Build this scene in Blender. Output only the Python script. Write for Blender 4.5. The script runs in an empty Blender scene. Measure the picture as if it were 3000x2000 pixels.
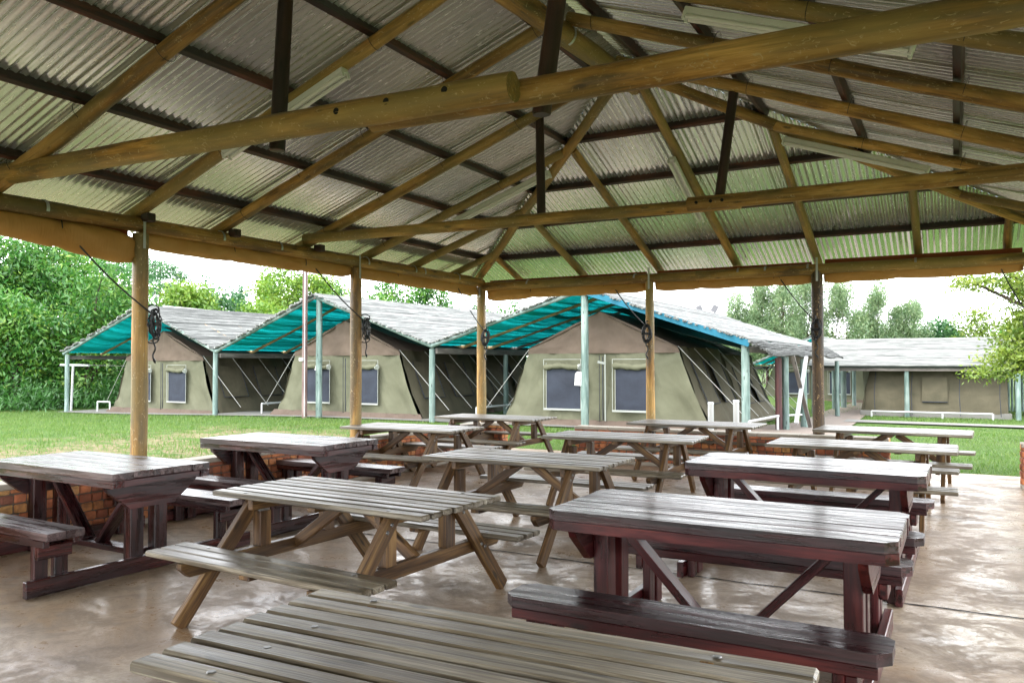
import bpy, math, random
import numpy as np
from mathutils import Vector, Matrix, noise as mn
random.seed(11); RNG = np.random.default_rng(11)
SC = bpy.context.scene; COL = SC.collection
R = math.radians

# ------------------------------------------------------------------ helpers
def tag(o, label=None, cat=None, group=None, kind=None):
    if label: o['label'] = label
    if cat: o['category'] = cat
    if group: o['group'] = group
    if kind: o['kind'] = kind
    return o

def empty(name, loc=(0, 0, 0), rz=0, label=None, cat=None, group=None):
    o = bpy.data.objects.new(name, None); COL.objects.link(o)
    o.location = loc; o.rotation_euler = (0, 0, rz); o.empty_display_size = .2
    return tag(o, label, cat, group)

def rnd(a, b): return random.uniform(a, b)

class MB:
    """collects shapes; every vertex keeps a grain coordinate (gc) and a tone"""
    def __init__(s): s.v = []; s.f = []; s.g = []; s.t = []; s.sm = []
    def raw(s, vs, fs, gs, smooth=False, tone=None):
        b = len(s.v); s.v += [tuple(v) for v in vs]; s.g += [tuple(q) for q in gs]
        tn = rnd(0, 1) if tone is None else tone
        s.t += [tn] * len(vs)
        for f in fs: s.f.append([i + b for i in f]); s.sm.append(smooth)
        return s
    def box(s, c, size, rot=None, bev=.004, long=None, tone=None, jit=0):
        h = [max(x / 2, 1e-4) for x in size]; d = min(bev, min(h) * .45)
        if long is None: long = max(range(3), key=lambda i: size[i])
        idx = {}; vs = []
        for sx in (-1, 1):
            for sy in (-1, 1):
                for sz in (-1, 1):
                    for ax in range(3):
                        p = [sx * h[0], sy * h[1], sz * h[2]]
                        for k in range(3):
                            if k != ax: p[k] -= d * (sx, sy, sz)[k]
                        idx[(sx, sy, sz, ax)] = len(vs); vs.append(Vector(p))
        fs = []
        for ax in range(3):
            o1, o2 = [k for k in range(3) if k != ax]
            for sg in (-1, 1):
                q = []
                for a, b in ((-1, -1), (1, -1), (1, 1), (-1, 1)):
                    t = [0, 0, 0]; t[ax] = sg; t[o1] = a; t[o2] = b; q.append(idx[(*t, ax)])
                fs.append(q)
            for a in (-1, 1):
                for b in (-1, 1):
                    t = [0, 0, 0]; t[o1] = a; t[o2] = b; q = []
                    for sg, axx in ((-1, o1), (1, o1), (1, o2), (-1, o2)):
                        t[ax] = sg; q.append(idx[(*t, axx)])
                    fs.append(q)
        for sx in (-1, 1):
            for sy in (-1, 1):
                for sz in (-1, 1): fs.append([idx[(sx, sy, sz, k)] for k in range(3)])
        out = []
        for f in fs:
            a, b, c2 = vs[f[0]], vs[f[1]], vs[f[2]]
            n = (b - a).cross(c2 - a); m = sum((vs[i] for i in f), Vector()) / len(f)
            out.append(f if n.dot(m) > 0 else f[::-1])
        off = Vector((rnd(0, 50), rnd(0, 50), rnd(0, 50))); oth = [k for k in range(3) if k != long]
        gs = [Vector((p[long], p[oth[0]], p[oth[1]])) + off for p in vs]
        if jit: vs = [p + Vector((rnd(-jit, jit), rnd(-jit, jit), rnd(-jit, jit))) for p in vs]
        c = Vector(c)
        vs = [c + (rot @ p if rot else p) for p in vs]
        return s.raw(vs, out, gs, False, tone)
    def bar(s, p0, p1, w, h, up=(0, 0, 1), bev=.004, tone=None):
        """box from p0 to p1, w across (horizontal), h along up"""
        p0, p1 = Vector(p0), Vector(p1); d = p1 - p0; L = d.length; x = d / L
        u = Vector(up); y = u.cross(x)
        if y.length < 1e-4: y = Vector((0, 1, 0)).cross(x)
        y.normalize(); z = x.cross(y)
        m = Matrix((x, y, z)).transposed()
        return s.box((p0 + p1) / 2, (L, w, h), m, bev, 0, tone)
    def prism(s, poly, a, b, axis=2, bev=0, tone=None):
        """poly of 2-D points in the plane normal to axis, from a to b (counter-clockwise)"""
        n = len(poly); vs = []
        def P(q, t):
            if axis == 2: return (q[0], q[1], t)
            if axis == 0: return (t, q[0], q[1])
            return (q[0], t, q[1])
        for t in (a, b): vs += [P(q, t) for q in poly]
        fs = [list(range(n - 1, -1, -1)), list(range(n, 2 * n))] + [[i, (i + 1) % n, n + (i + 1) % n, n + i] for i in range(n)]
        if axis == 1: fs = [f[::-1] for f in fs]
        off = Vector((rnd(0, 50), rnd(0, 50), rnd(0, 50)))
        return s.raw(vs, fs, [Vector(v) + off for v in vs], False, tone)
    def tube(s, pts, rad, n=8, cap=True, wob=0, tone=None, smooth=True, flat=1.0, twist=0):
        pts = [Vector(p) for p in pts]; m = len(pts)
        if not isinstance(rad, (list, tuple)): rad = [rad] * m
        t0 = (pts[1] - pts[0]).normalized()
        ref = Vector((0, 0, 1)) if abs(t0.z) < .9 else Vector((1, 0, 0))
        u = ref.cross(t0).normalized(); vs = []; gs = []; L = 0; off = Vector((rnd(0, 60), rnd(0, 60), rnd(0, 60)))
        for i, p in enumerate(pts):
            t = (pts[min(i + 1, m - 1)] - pts[max(i - 1, 0)]).normalized()
            u = (u - t * u.dot(t)).normalized(); w = t.cross(u)
            if i: L += (p - pts[i - 1]).length
            for k in range(n):
                a = 2 * math.pi * k / n + twist
                r = rad[i]
                if wob: r *= 1 + wob * mn.noise(Vector((L * 1.7, math.cos(a) * 1.3, math.sin(a) * 1.3)) + off) + .6 * wob * mn.noise(Vector((L * 6, math.cos(a) * 2, math.sin(a) * 2)) + off)
                vs.append(p + (u * math.cos(a) + w * math.sin(a) * flat) * r)
                gs.append(Vector((L, rad[i] * math.cos(a), rad[i] * math.sin(a))) + off)
        fs = []
        for i in range(m - 1):
            for k in range(n):
                fs.append([i * n + k, i * n + (k + 1) % n, (i + 1) * n + (k + 1) % n, (i + 1) * n + k])
        s.raw(vs, fs, gs, smooth, tone)
        if cap:
            for i, rev in ((0, True), (m - 1, False)):
                q = vs[i * n:(i + 1) * n]; gg = gs[i * n:(i + 1) * n]
                f = list(range(n)); s.raw(q, [f[::-1] if rev else f], gg, False, tone)
        return s
    def grid(s, fn, nu, nv, smooth=True, tone=None, gsc=(1, 1)):
        """fn(u,v)->point, u,v in 0..1"""
        vs = []; gs = []; off = Vector((rnd(0, 50), rnd(0, 50), 0))
        for j in range(nv + 1):
            for i in range(nu + 1):
                vs.append(fn(i / nu, j / nv)); gs.append(Vector((i / nu * gsc[0], j / nv * gsc[1], 0)) + off)
        fs = [[j * (nu + 1) + i, j * (nu + 1) + i + 1, (j + 1) * (nu + 1) + i + 1, (j + 1) * (nu + 1) + i] for j in range(nv) for i in range(nu)]
        return s.raw(vs, fs, gs, smooth, tone)
    def build(s, name, mat, parent=None, org=(0, 0, 0)):
        me = bpy.data.meshes.new(name)
        o = Vector(org)
        me.from_pydata([(v[0] - o.x, v[1] - o.y, v[2] - o.z) for v in s.v], [], s.f)
        a = me.attributes.new('gc', 'FLOAT_VECTOR', 'POINT'); a.data.foreach_set('vector', np.array(s.g, dtype=np.float32).ravel())
        a = me.attributes.new('tone', 'FLOAT', 'POINT'); a.data.foreach_set('value', np.array(s.t, dtype=np.float32))
        me.polygons.foreach_set('use_smooth', s.sm)
        me.materials.append(mat); me.update()
        ob = bpy.data.objects.new(name, me); COL.objects.link(ob)
        if parent: ob.parent = parent
        else: ob.location = org
        return ob

def np_mesh(name, V, n, mat, parent=None, tone=None, smooth=False, loc=(0, 0, 0)):
    """V: (faces, n, 3) array of separate n-gons"""
    F = len(V); me = bpy.data.meshes.new(name)
    me.vertices.add(F * n); me.loops.add(F * n); me.polygons.add(F)
    me.vertices.foreach_set('co', V.astype(np.float32).ravel())
    me.loops.foreach_set('vertex_index', np.arange(F * n, dtype=np.int32))
    me.polygons.foreach_set('loop_start', np.arange(0, F * n, n, dtype=np.int32))
    me.polygons.foreach_set('loop_total', np.full(F, n, dtype=np.int32))
    if tone is not None:
        a = me.attributes.new('tone', 'FLOAT', 'POINT'); a.data.foreach_set('value', np.repeat(tone.astype(np.float32), n))
    me.materials.append(mat); me.update(calc_edges=True); me.validate()
    o = bpy.data.objects.new(name, me); COL.objects.link(o)
    if parent: o.parent = parent
    else: o.location = loc
    return o

def copy_tree(o, parent=None):
    c = o.copy(); COL.objects.link(c); c.parent = parent
    for ch in [q for q in o.children]: copy_tree(ch, c)
    return c

# ------------------------------------------------------------------ materials
class NT:
    def __init__(s, name):
        s.m = bpy.data.materials.new(name); s.m.use_nodes = True
        s.t = s.m.node_tree; s.t.nodes.clear()
        s.out = s.n('ShaderNodeOutputMaterial')
    def n(s, typ, ins=None, **kw):
        x = s.t.nodes.new(typ)
        for k, v in kw.items(): setattr(x, k, v)
        if ins:
            for k, v in ins.items():
                if isinstance(v, bpy.types.NodeSocket): s.t.links.new(v, x.inputs[k])
                else: x.inputs[k].default_value = v
        return x
    def attr(s, a): return s.n('ShaderNodeAttribute', attribute_name=a)
    def scale(s, v, sc): return s.n('ShaderNodeVectorMath', {0: v, 1: sc}, operation='MULTIPLY').outputs[0]
    def add(s, v, w): return s.n('ShaderNodeVectorMath', {0: v, 1: w}, operation='ADD').outputs[0]
    def noise(s, v, sc=1, det=4, rough=.6, dist=0): return s.n('ShaderNodeTexNoise', {'Vector': v, 'Scale': sc, 'Detail': det, 'Roughness': rough, 'Distortion': dist}).outputs[0]
    def math(s, op, a, b=0, clamp=False): return s.n('ShaderNodeMath', {0: a, 1: b}, operation=op, use_clamp=clamp).outputs[0]
    def ramp(s, f, stops, interp='LINEAR'):
        x = s.n('ShaderNodeValToRGB', {0: f}); e = x.color_ramp.elements; x.color_ramp.interpolation = interp
        while len(e) < len(stops): e.new(.5)
        for i, (p, c) in enumerate(stops):
            e[i].position = p; e[i].color = (*c, 1) if not isinstance(c, (int, float)) else (c, c, c, 1)
        return x.outputs[0]
    def mix(s, f, a, b, typ='MIX'):
        x = s.n('ShaderNodeMix', data_type='RGBA', blend_type=typ)
        for i, v in ((0, f), (6, a), (7, b)):
            if isinstance(v, bpy.types.NodeSocket): s.t.links.new(v, x.inputs[i])
            else: x.inputs[i].default_value = (*v, 1) if isinstance(v, tuple) and len(v) == 3 else v
        return x.outputs[2]
    def bump(s, h, st=.3, d=.01): return s.n('ShaderNodeBump', {'Height': h, 'Strength': st, 'Distance': d}).outputs[0]
    def bsdf(s, col, rough=.6, normal=None, **kw):
        x = s.n('ShaderNodeBsdfPrincipled')
        d = {'Base Color': col, 'Roughness': rough}
        if normal: d['Normal'] = normal
        d.update(kw)
        for k, v in d.items():
            if isinstance(v, bpy.types.NodeSocket): s.t.links.new(v, x.inputs[k])
            else: x.inputs[k].default_value = (*v, 1) if isinstance(v, tuple) and len(v) == 3 else v
        s.t.links.new(x.outputs[0], s.out.inputs[0]); return x
    def orand(s): return s.n('ShaderNodeObjectInfo').outputs['Random']

def wood(name, c, rough=(.5, .75), grain=14, streak=.5, knots=True, bump=.25, spec=.5, coat=0, var=.25, fleck=None, patch2=None, shine=False):
    """c: dark, mid, light colours along the grain"""
    t = NT(name); g = t.attr('gc').outputs['Vector']
    big = t.noise(t.scale(g, (1.1, grain, grain)), 1, 5, .62, .4)
    fine = t.noise(t.scale(g, (3.5, grain * 9, grain * 9)), 1, 3, .6)
    patch = t.noise(t.scale(g, (1.3, 3, 3)), 1, 3, .5)
    f = t.math('ADD', t.math('MULTIPLY', big, 1 - streak * .4), t.math('MULTIPLY', fine, streak * .4))
    col = t.ramp(f, [(.38, c[0]), (.5, c[1]), (.60, c[2])])
    ln = t.noise(t.scale(g, (.9, grain * 3.2, grain * 3.2)), 1, 2, .5, .8)
    col = t.mix(t.math('MULTIPLY', t.ramp(ln, [(.36, 1.), (.45, 0.)]), streak * .75), col, tuple(x * .45 for x in c[0]))
    col = t.mix(t.math('MULTIPLY', t.ramp(patch, [(.42, 0.), (.66, 1.)]), .55), col, c[0])
    if knots:
        vo = t.n('ShaderNodeTexVoronoi', {'Vector': t.scale(g, (2.6, 9, 9)), 'Scale': 1.0, 'Randomness': 1.0}).outputs['Distance']
        k = t.ramp(vo, [(.09, 1.), (.16, 0.)])
        col = t.mix(t.math('MULTIPLY', k, .8), col, tuple(x * .3 for x in c[0]))
    if patch2:
        p2 = t.noise(t.add(t.scale(g, (.7, 2.2, 2.2)), (3, 8, 1)), 1, 3, .55)
        p2 = t.math('ADD', p2, t.math('MULTIPLY', t.math('SUBTRACT', t.orand(), .5), .22))
        col = t.mix(t.math('MULTIPLY', t.ramp(p2, [(.44, 0.), (.60, 1.)]), .8), col, t.mix(f, tuple(x * .5 for x in patch2), tuple(x * 1.4 for x in patch2)))
    if fleck:
        fl = t.noise(t.scale(g, (16, 30, 30)), 1, 3, .6, 1.5)
        col = t.mix(t.math('MULTIPLY', t.ramp(fl, [(.61, 0.), (.68, 1.)]), .65), col, fleck)
    tone = t.attr('tone').outputs['Fac']
    v = t.math('ADD', t.math('MULTIPLY', t.math('ADD', t.math('MULTIPLY', t.orand(), .6), t.math('MULTIPLY', tone, .8)), var), 1 - var * .7)
    hs = t.n('ShaderNodeHueSaturation', {'Color': col, 'Value': v}).outputs[0]
    rg = t.n('ShaderNodeMapRange', {0: t.noise(t.scale(g, (1.6, grain * 1.6, grain * 1.6)), 1, 4, .6) if shine else big, 1: .36, 2: .64, 3: rough[0], 4: rough[1]}).outputs[0]
    t.bsdf(hs, rg, t.bump(f, bump, .006), **{'Specular IOR Level': spec, 'Coat Weight': coat, 'Coat Roughness': .12})
    return t.m

M = {}
M['slat'] = wood('weathered_slat_wood', ((.05, .038, .024), (.15, .122, .082), (.31, .275, .21)), (.28, .5), 16, .9, True, .5, var=.4)
M['frame'] = wood('treated_pine_frame_wood', ((.028, .012, .004), (.098, .047, .013), (.22, .125, .042)), (.4, .65), 12, .9, True, .4, var=.5)
M['darktop'] = wood('worn_dark_table_top', ((.018, .009, .009), (.065, .036, .034), (.16, .115, .11)), (.14, .5), 12, .8, True, .5, .5, .15, var=.4, shine=True)
M['dark'] = wood('dark_varnished_wood', ((.008, .002, .003), (.032, .007, .007), (.085, .02, .017)), (.10, .48), 12, .8, True, .5, .55, .25, var=.4, shine=True)
M['red'] = wood('red_brown_varnished_wood', ((.012, .0015, .002), (.044, .004, .005), (.088, .012, .009)), (.22, .45), 10, .7, True, .25, .4, .05, var=.3)
M['redtop'] = wood('red_brown_varnished_top', ((.008, .003, .004), (.03, .008, .009), (.075, .026, .028)), (.16, .50), 12, .9, True, .5, .5, .08, var=.35, shine=True)
M['log'] = wood('golden_treated_log', ((.11, .062, .018), (.40, .205, .045), (.62, .36, .11)), (.45, .7), 7, .5, True, .5, var=.5, fleck=(.50, .38, .2), patch2=(.21, .155, .05))
M['log_dark'] = wood('dark_brown_weathered_log', ((.03, .016, .006), (.085, .046, .018), (.17, .10, .04)), (.5, .7), 7, .7, True, .6, var=.3, fleck=(.50, .33, .15))
M['hanger'] = wood('dark_stained_log', ((.012, .006, .005), (.035, .014, .011), (.07, .028, .02)), (.4, .6), 7, .4, True, .3)
M['purlin'] = wood('dark_stained_purlin_wood', ((.014, .007, .006), (.04, .016, .013), (.12, .04, .025)), (.45, .65), 9, .4, False, .2)
M['pole'] = wood('pale_green_treated_pole', ((0.0792, 0.1254, 0.1089), (0.1584, 0.231, 0.2112), (0.264, 0.33, 0.3036)), (.6, .8), 8, .4, True, .3)
M['pole_dark'] = wood('maroon_painted_pole', ((0.033, 0.00792, 0.00924), (0.066, 0.0198, 0.0198), (0.1056, 0.0396, 0.033)), (.5, .7), 8, .4, False, .2)
M['pole_brown'] = wood('pale_brown_pole', ((0.1056, 0.0594, 0.0528), (0.198, 0.1254, 0.1122), (0.2772, 0.198, 0.1782)), (.5, .7), 8, .4, False, .2)
M['pole_gold'] = wood('golden_canopy_rafter', ((.13, .08, .03), (.34, .21, .09), (.5, .36, .18)), (.5, .7), 8, .4, True, .3)
M['greywood'] = wood('grey_weathered_beam', ((0.066, 0.0561, 0.0495), (0.1452, 0.1254, 0.1122), (0.2244, 0.198, 0.1782)), (.6, .8), 9, .4, True, .3)
M['lath'] = wood('grey_white_laths', ((0.066, 0.0693, 0.066), (0.1716, 0.1782, 0.1683), (0.2772, 0.2838, 0.2706)), (.6, .85), 12, .5, False, .3, var=.9)
M['bark'] = wood('tree_bark', ((.03, .022, .016), (.08, .06, .045), (.15, .12, .09)), (.8, .95), 6, .5, False, .5)

def plain(name, col, rough=.5, metal=0, **kw):
    t = NT(name); g = t.n('ShaderNodeTexCoord').outputs['Object']
    n = t.noise(g, 9, 4, .6)
    c = t.mix(t.math('MULTIPLY', n, .35), col, tuple(x * .55 for x in col))
    t.bsdf(c, rough, None, Metallic=metal, **kw); return t.m
M['strap'] = plain('galvanised_strap', (.55, .56, .56), .38, .8)
M['bolt'] = plain('zinc_bolt', (.25, .25, .25), .35, .9)
M['black'] = plain('black_recess', (.006, .006, .006), .9)
M['wire'] = plain('black_wire', (.015, .014, .013), .5)
M['rope_black'] = plain('black_rope', (.013, .014, .016), .45)
M['iron'] = plain('wrought_iron', (.012, .012, .013), .35, .5)
M['white'] = plain('white_paint', (.55, .56, .56), .4)
M['tubewhite'] = plain('lamp_body_enamel', (.80, .81, .80), .35)
M['tubeglass'] = plain('fluorescent_tube_glass', (.86, .86, .84), .15)
M['rope_white'] = plain('white_guy_rope', (.45, .45, .42), .7)
M['grey'] = plain('grey_plastic', (.12, .12, .13), .5)
M['paper'] = plain('white_card', (.8, .8, .78), .7)
M['ink'] = plain('black_ink', (.02, .02, .02), .7)
M['trim'] = plain('white_canvas_trim', (.34, .36, .33), .8)
M['blue'] = plain('blue_hem_cloth', (.005, .14, .22), .7)
M['cap'] = plain('cement_coping', (.42, .37, .30), .75)
M['mortar'] = plain('mortar', (.16, .125, .095), .9)
M['plinth'] = plain('grey_cement_plinth', (.2, .195, .18), .85)

def canvas(name, col, col2, rough=.85, trans=0, wr=1.0):
    t = NT(name); g = t.attr('gc').outputs['Vector']
    n1 = t.noise(t.scale(g, (1.0, 1.6, 1)), 1.3, 5, .6, .6); n2 = t.noise(g, 220, 2, .5)
    n3 = t.noise(t.scale(g, (5, 1.2, 1)), 1.4, 4, .55, .8)
    c = t.mix(t.ramp(n1, [(.35, 0.), (.7, 1.)]), col, col2)
    h = t.math('ADD', t.math('MULTIPLY', n3, 1.0), t.math('MULTIPLY', n2, .02))
    b = t.bump(h, .35 * wr, .05)
    if trans:
        d = t.n('ShaderNodeBsdfDiffuse', {'Color': c, 'Normal': b}); tr = t.n('ShaderNodeBsdfTranslucent', {'Color': c})
        m = t.n('ShaderNodeMixShader', {0: trans, 1: d.outputs[0], 2: tr.outputs[0]})
        t.t.links.new(m.outputs[0], t.out.inputs[0])
    else: t.bsdf(c, rough, b, **{'Specular IOR Level': .25})
    return t.m
M['olive'] = canvas('olive_tent_canvas', (0.108, 0.1094, 0.07056), (0.1404, 0.1418, 0.09504))
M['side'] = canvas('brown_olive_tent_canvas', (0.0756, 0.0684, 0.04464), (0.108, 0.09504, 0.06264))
M['mauve'] = canvas('mauve_brown_tent_canvas', (0.108, 0.08064, 0.0612), (0.1404, 0.1058, 0.08136))
M['skirt'] = canvas('dusty_skirt_canvas', (0.0972, 0.072, 0.05616), (0.1332, 0.1008, 0.08136), wr=2)
M['mesh'] = canvas('dark_window_gauze', (.022, .026, .038), (.035, .042, .06), .7)
M['roll'] = canvas('orange_brown_canvas', (.44, .215, .055), (.54, .30, .10), .6, 0, 1.3)
M['rust'] = canvas('rust_red_canvas', (.25, .06, .025), (.32, .09, .035), .7)
M['teal'] = canvas('teal_shade_cloth', (0.01063, 0.6162, 0.6588), (0.01594, 0.7225, 0.765), .8, .6, 1.5)
M['fly'] = canvas('grey_green_flysheet', (0.054, 0.06696, 0.05976), (0.0792, 0.0936, 0.0828), .8, .2)

def sheet_mat():
    t = NT('galvanised_corrugated_sheet'); g = t.attr('gc').outputs['Vector']
    sp = t.n('ShaderNodeTexVoronoi', {'Vector': g, 'Scale': 130.0}).outputs['Color']
    n = t.noise(t.scale(g, (.5, 3.2, 1)), 1.2, 5, .6, .4); n2 = t.noise(t.scale(g, (2, 14, 1)), 2, 4, .6)
    c = t.mix(t.ramp(n, [(.35, 0.), (.65, 1.)]), (.90, .94, .96), (.76, .80, .84))
    c = t.mix(t.math('MULTIPLY', sp, .22), c, (.22, .22, .22))
    c = t.mix(t.math('MULTIPLY', t.ramp(n2, [(.60, 0.), (.72, 1.)]), .15), c, (.5, .40, .33))
    tone = t.attr('tone').outputs['Fac']
    c = t.n('ShaderNodeHueSaturation', {'Color': c, 'Value': t.math('ADD', t.math('MULTIPLY', tone, .4), .78)}).outputs[0]
    r = t.n('ShaderNodeMapRange', {0: n2, 1: .3, 2: .7, 3: .16, 4: .3}).outputs[0]
    t.bsdf(c, r, None, Metallic=.72); return t.m
M['sheet'] = sheet_mat()
M['whiteroof'] = plain('white_sheet_roof', (.45, .46, .47), .45)

def brick_mat():
    t = NT('rough_clay_brick'); g = t.attr('gc').outputs['Vector']; tone = t.attr('tone').outputs['Fac']
    c = t.ramp(tone, [(0, (.16, .045, .035)), (.25, (.36, .085, .045)), (.5, (.54, .15, .055)), (.75, (.64, .25, .075)), (1, (.70, .40, .13))])
    n = t.noise(g, 14, 5, .65); n2 = t.noise(g, 60, 4, .6)
    c = t.mix(t.ramp(n, [(.42, 0.), (.72, .8)]), c, (.14, .05, .035)); c = t.mix(t.math('MULTIPLY', n2, .4), c, (.55, .28, .14))
    t.bsdf(c, .85, t.bump(t.math('ADD', n, t.math('MULTIPLY', n2, .5)), .8, .02)); return t.m
M['brick'] = brick_mat()

def floor_mat():
    t = NT('worn_polished_concrete'); g = t.n('ShaderNodeTexCoord').outputs['Object']
    a = t.noise(g, .55, 6, .62, .5); b = t.noise(t.scale(g, (1.0, 1.25, 1)), 2.6, 12, .78, .5); c3 = t.noise(g, 19, 8, .78, .4)
    col = t.ramp(a, [(.36, (.27, .165, .085)), (.5, (.36, .245, .15)), (.64, (.44, .34, .24))])
    col = t.mix(t.ramp(b, [(.44, 0.), (.58, .8)]), col, (.25, .195, .15))
    col = t.mix(t.ramp(c3, [(.5, 0.), (.72, .5)]), col, (.55, .49, .42))
    col = t.mix(t.ramp(t.noise(t.add(g, (7, 3, 0)), 1.3, 5, .6, .4), [(.52, 0.), (.68, .7)]), col, (.12, .08, .05))
    sp = t.ramp(t.noise(t.add(g, (3, 9, 0)), 34, 3, .5), [(.69, 0.), (.73, 1.)])
    col = t.mix(t.math('MULTIPLY', sp, t.ramp(t.noise(g, 1.1, 2), [(.45, 0.), (.6, .85)])), col, (.06, .045, .035))
    rr = t.math('ADD', t.math('MULTIPLY', b, .75), t.math('MULTIPLY', c3, .35))
    r = t.ramp(rr, [(.42, .20), (.52, .33), (.60, .62)])
    h = t.math('ADD', t.math('MULTIPLY', b, 1.), t.math('MULTIPLY', c3, .35))
    t.bsdf(col, r, t.bump(h, .06, .006), **{'Specular IOR Level': .42}); return t.m
M['floor'] = floor_mat()

def ground_mat():
    t = NT('lawn_ground'); g = t.n('ShaderNodeTexCoord').outputs['Object']
    a = t.noise(g, .35, 6, .6, .3); b = t.noise(g, 3.2, 8, .7); c3 = t.noise(g, 38, 4, .7)
    col = t.ramp(a, [(.3, (0.06409, 0.1206, 0.02639)), (.5, (0.09048, 0.1546, 0.03393)), (.7, (0.132, 0.1772, 0.04524))])
    col = t.mix(t.ramp(b, [(.4, 0.), (.7, .7)]), col, (.085, .135, .028)); col = t.mix(t.ramp(c3, [(.4, .65), (.65, 0.)]), col, (.028, .062, .011))
    # worn soil beside the pavilion
    sx = t.n('ShaderNodeSeparateXYZ', {0: g})
    mk = t.math('MULTIPLY', t.n('ShaderNodeMapRange', {0: sx.outputs[0], 1: .5, 2: -1.5, 3: 0, 4: 1}).outputs[0], t.n('ShaderNodeMapRange', {0: sx.outputs[0], 1: -13, 2: -8.0, 3: 0, 4: 1}).outputs[0])
    mk = t.math('MULTIPLY', mk, t.n('ShaderNodeMapRange', {0: sx.outputs[1], 1: 5.0, 2: 2.0, 3: 0, 4: 1}).outputs[0])
    s = t.noise(t.scale(g, (1, 1.3, 1)), 1.1, 7, .68, .5)
    soil = t.ramp(t.math('ADD', s, t.math('MULTIPLY', mk, .17)), [(.58, 0.), (.66, 1.)])
    soil = t.math('MULTIPLY', t.math('MULTIPLY', soil, mk), t.ramp(t.noise(t.scale(g, (.6, 1.6, 1)), 9, 6, .75), [(.42, .1), (.56, 1.)]))
    col = t.mix(soil, col, t.ramp(b, [(.3, (.19, .125, .08)), (.7, (.30, .225, .16))]))
    t.bsdf(col, .95, t.bump(c3, .6, .03), **{'Specular IOR Level': .15}); return t.m
M['ground'] = ground_mat()

def blade_mat(name, stops, trans=.35):
    t = NT(name); tone = t.attr('tone').outputs['Fac']
    c = t.ramp(tone, stops)
    d = t.n('ShaderNodeBsdfDiffuse', {'Color': c}); tr = t.n('ShaderNodeBsdfTranslucent', {'Color': c})
    gl = t.n('ShaderNodeBsdfGlossy', {'Color': (.9, .95, .9, 1), 'Roughness': .45})
    m = t.n('ShaderNodeMixShader', {0: trans, 1: d.outputs[0], 2: tr.outputs[0]})
    m2 = t.n('ShaderNodeMixShader', {0: .05, 1: m.outputs[0], 2: gl.outputs[0]})
    t.t.links.new(m2.outputs[0], t.out.inputs[0]); return t.m
M['blade'] = blade_mat('grass_blades', [(0, (0.05198, 0.1262, 0.01634)), (.5, (0.104, 0.2079, 0.02599)), (1, (0.1856, 0.2525, 0.05198))])
M['weed'] = blade_mat('tall_weed_leaves', [(0, (0.02228, 0.0891, 0.01485)), (.5, (0.04455, 0.1559, 0.02599)), (1, (0.0891, 0.2302, 0.04455))])
M['leaf_bush'] = blade_mat('bush_leaves', [(0, (0.0231, 0.1155, 0.0231)), (.45, (0.0616, 0.2002, 0.02695)), (.8, (0.1463, 0.2926, 0.0385)), (1, (0.2772, 0.385, 0.0539))])
M['leaf_deep'] = blade_mat('deep_green_leaves', [(0, (0.0231, 0.1001, 0.0385)), (.5, (0.0539, 0.1694, 0.0539)), (1, (0.1155, 0.2541, 0.0693))])
M['leaf_lime'] = blade_mat('lime_leaves', [(0, (0.0616, 0.1694, 0.01925)), (.5, (0.154, 0.2849, 0.02695)), (1, (0.2926, 0.385, 0.0539))])
M['leaf_pale'] = blade_mat('pale_willow_leaves', [(0, (0.0924, 0.1848, 0.0847)), (.5, (0.1848, 0.2849, 0.1309)), (1, (0.3234, 0.385, 0.1848))], .45)
M['leaf_acacia'] = blade_mat('yellow_green_acacia_leaves', [(0, (0.0693, 0.1386, 0.01694)), (.5, (0.1694, 0.2541, 0.0308)), (1, (0.3234, 0.385, 0.0616))], .4)

def paver_mat():
    t = NT('clay_pavers'); g = t.n('ShaderNodeTexCoord').outputs['Object']
    b = t.n('ShaderNodeTexBrick', {'Vector': g, 'Color1': (.2, .15, .115, 1), 'Color2': (.27, .21, .17, 1), 'Mortar': (.14, .11, .09, 1), 'Scale': 1.0, 'Mortar Size': .012, 'Brick Width': .22, 'Row Height': .11})
    n = t.noise(g, 2.5, 6, .6)
    t.bsdf(t.mix(t.math('MULTIPLY', n, .5), b.outputs[0], (.24, .2, .175)), .85, t.bump(b.outputs[1], -.4, .01)); return t.m
M['paver'] = paver_mat()

# ------------------------------------------------------------------ setting
def ss(a, b, x):
    x = min(1, max(0, (x - a) / (b - a))); return x * x * (3 - 2 * x)
def gz(x, y): return -.05 - .2 * ss(8, 22, -x) - .30 * ss(7, 15, y) * ss(-1, 3.5, x)

def axis_pts(lo, hi, near0, near1, step, far):
    a = list(np.arange(near0, near1 + 1e-6, step)); x = near0; s = step
    while x > lo: s *= 1.35; x -= s; a.append(max(x, lo))
    x = near1; s = step
    while x < hi: s *= 1.35; x += s; a.append(min(x, hi))
    return sorted(set(round(v, 4) for v in a))
xs = axis_pts(-420, 420, -34, 16, .5, 1); ys = axis_pts(-420, 420, -24, 36, .5, 1)
me = bpy.data.meshes.new('lawn')
vv = [(x, y, gz(x, y) + (.02 * mn.noise(Vector((x * .7, y * .7, 0))) if not (-.6 < x < 9.4 and -18 < y < 1.4) else -.03)) for y in ys for x in xs]
nx = len(xs)
me.from_pydata(vv, [], [[j * nx + i, j * nx + i + 1, (j + 1) * nx + i + 1, (j + 1) * nx + i] for j in range(len(ys) - 1) for i in range(nx - 1)])
me.polygons.foreach_set('use_smooth', [True] * len(me.polygons)); me.materials.append(M['ground'])
lawn = bpy.data.objects.new('lawn', me); COL.objects.link(lawn); tag(lawn, 'green lawn around the open pavilion and tents', 'lawn', kind='structure')

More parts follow.
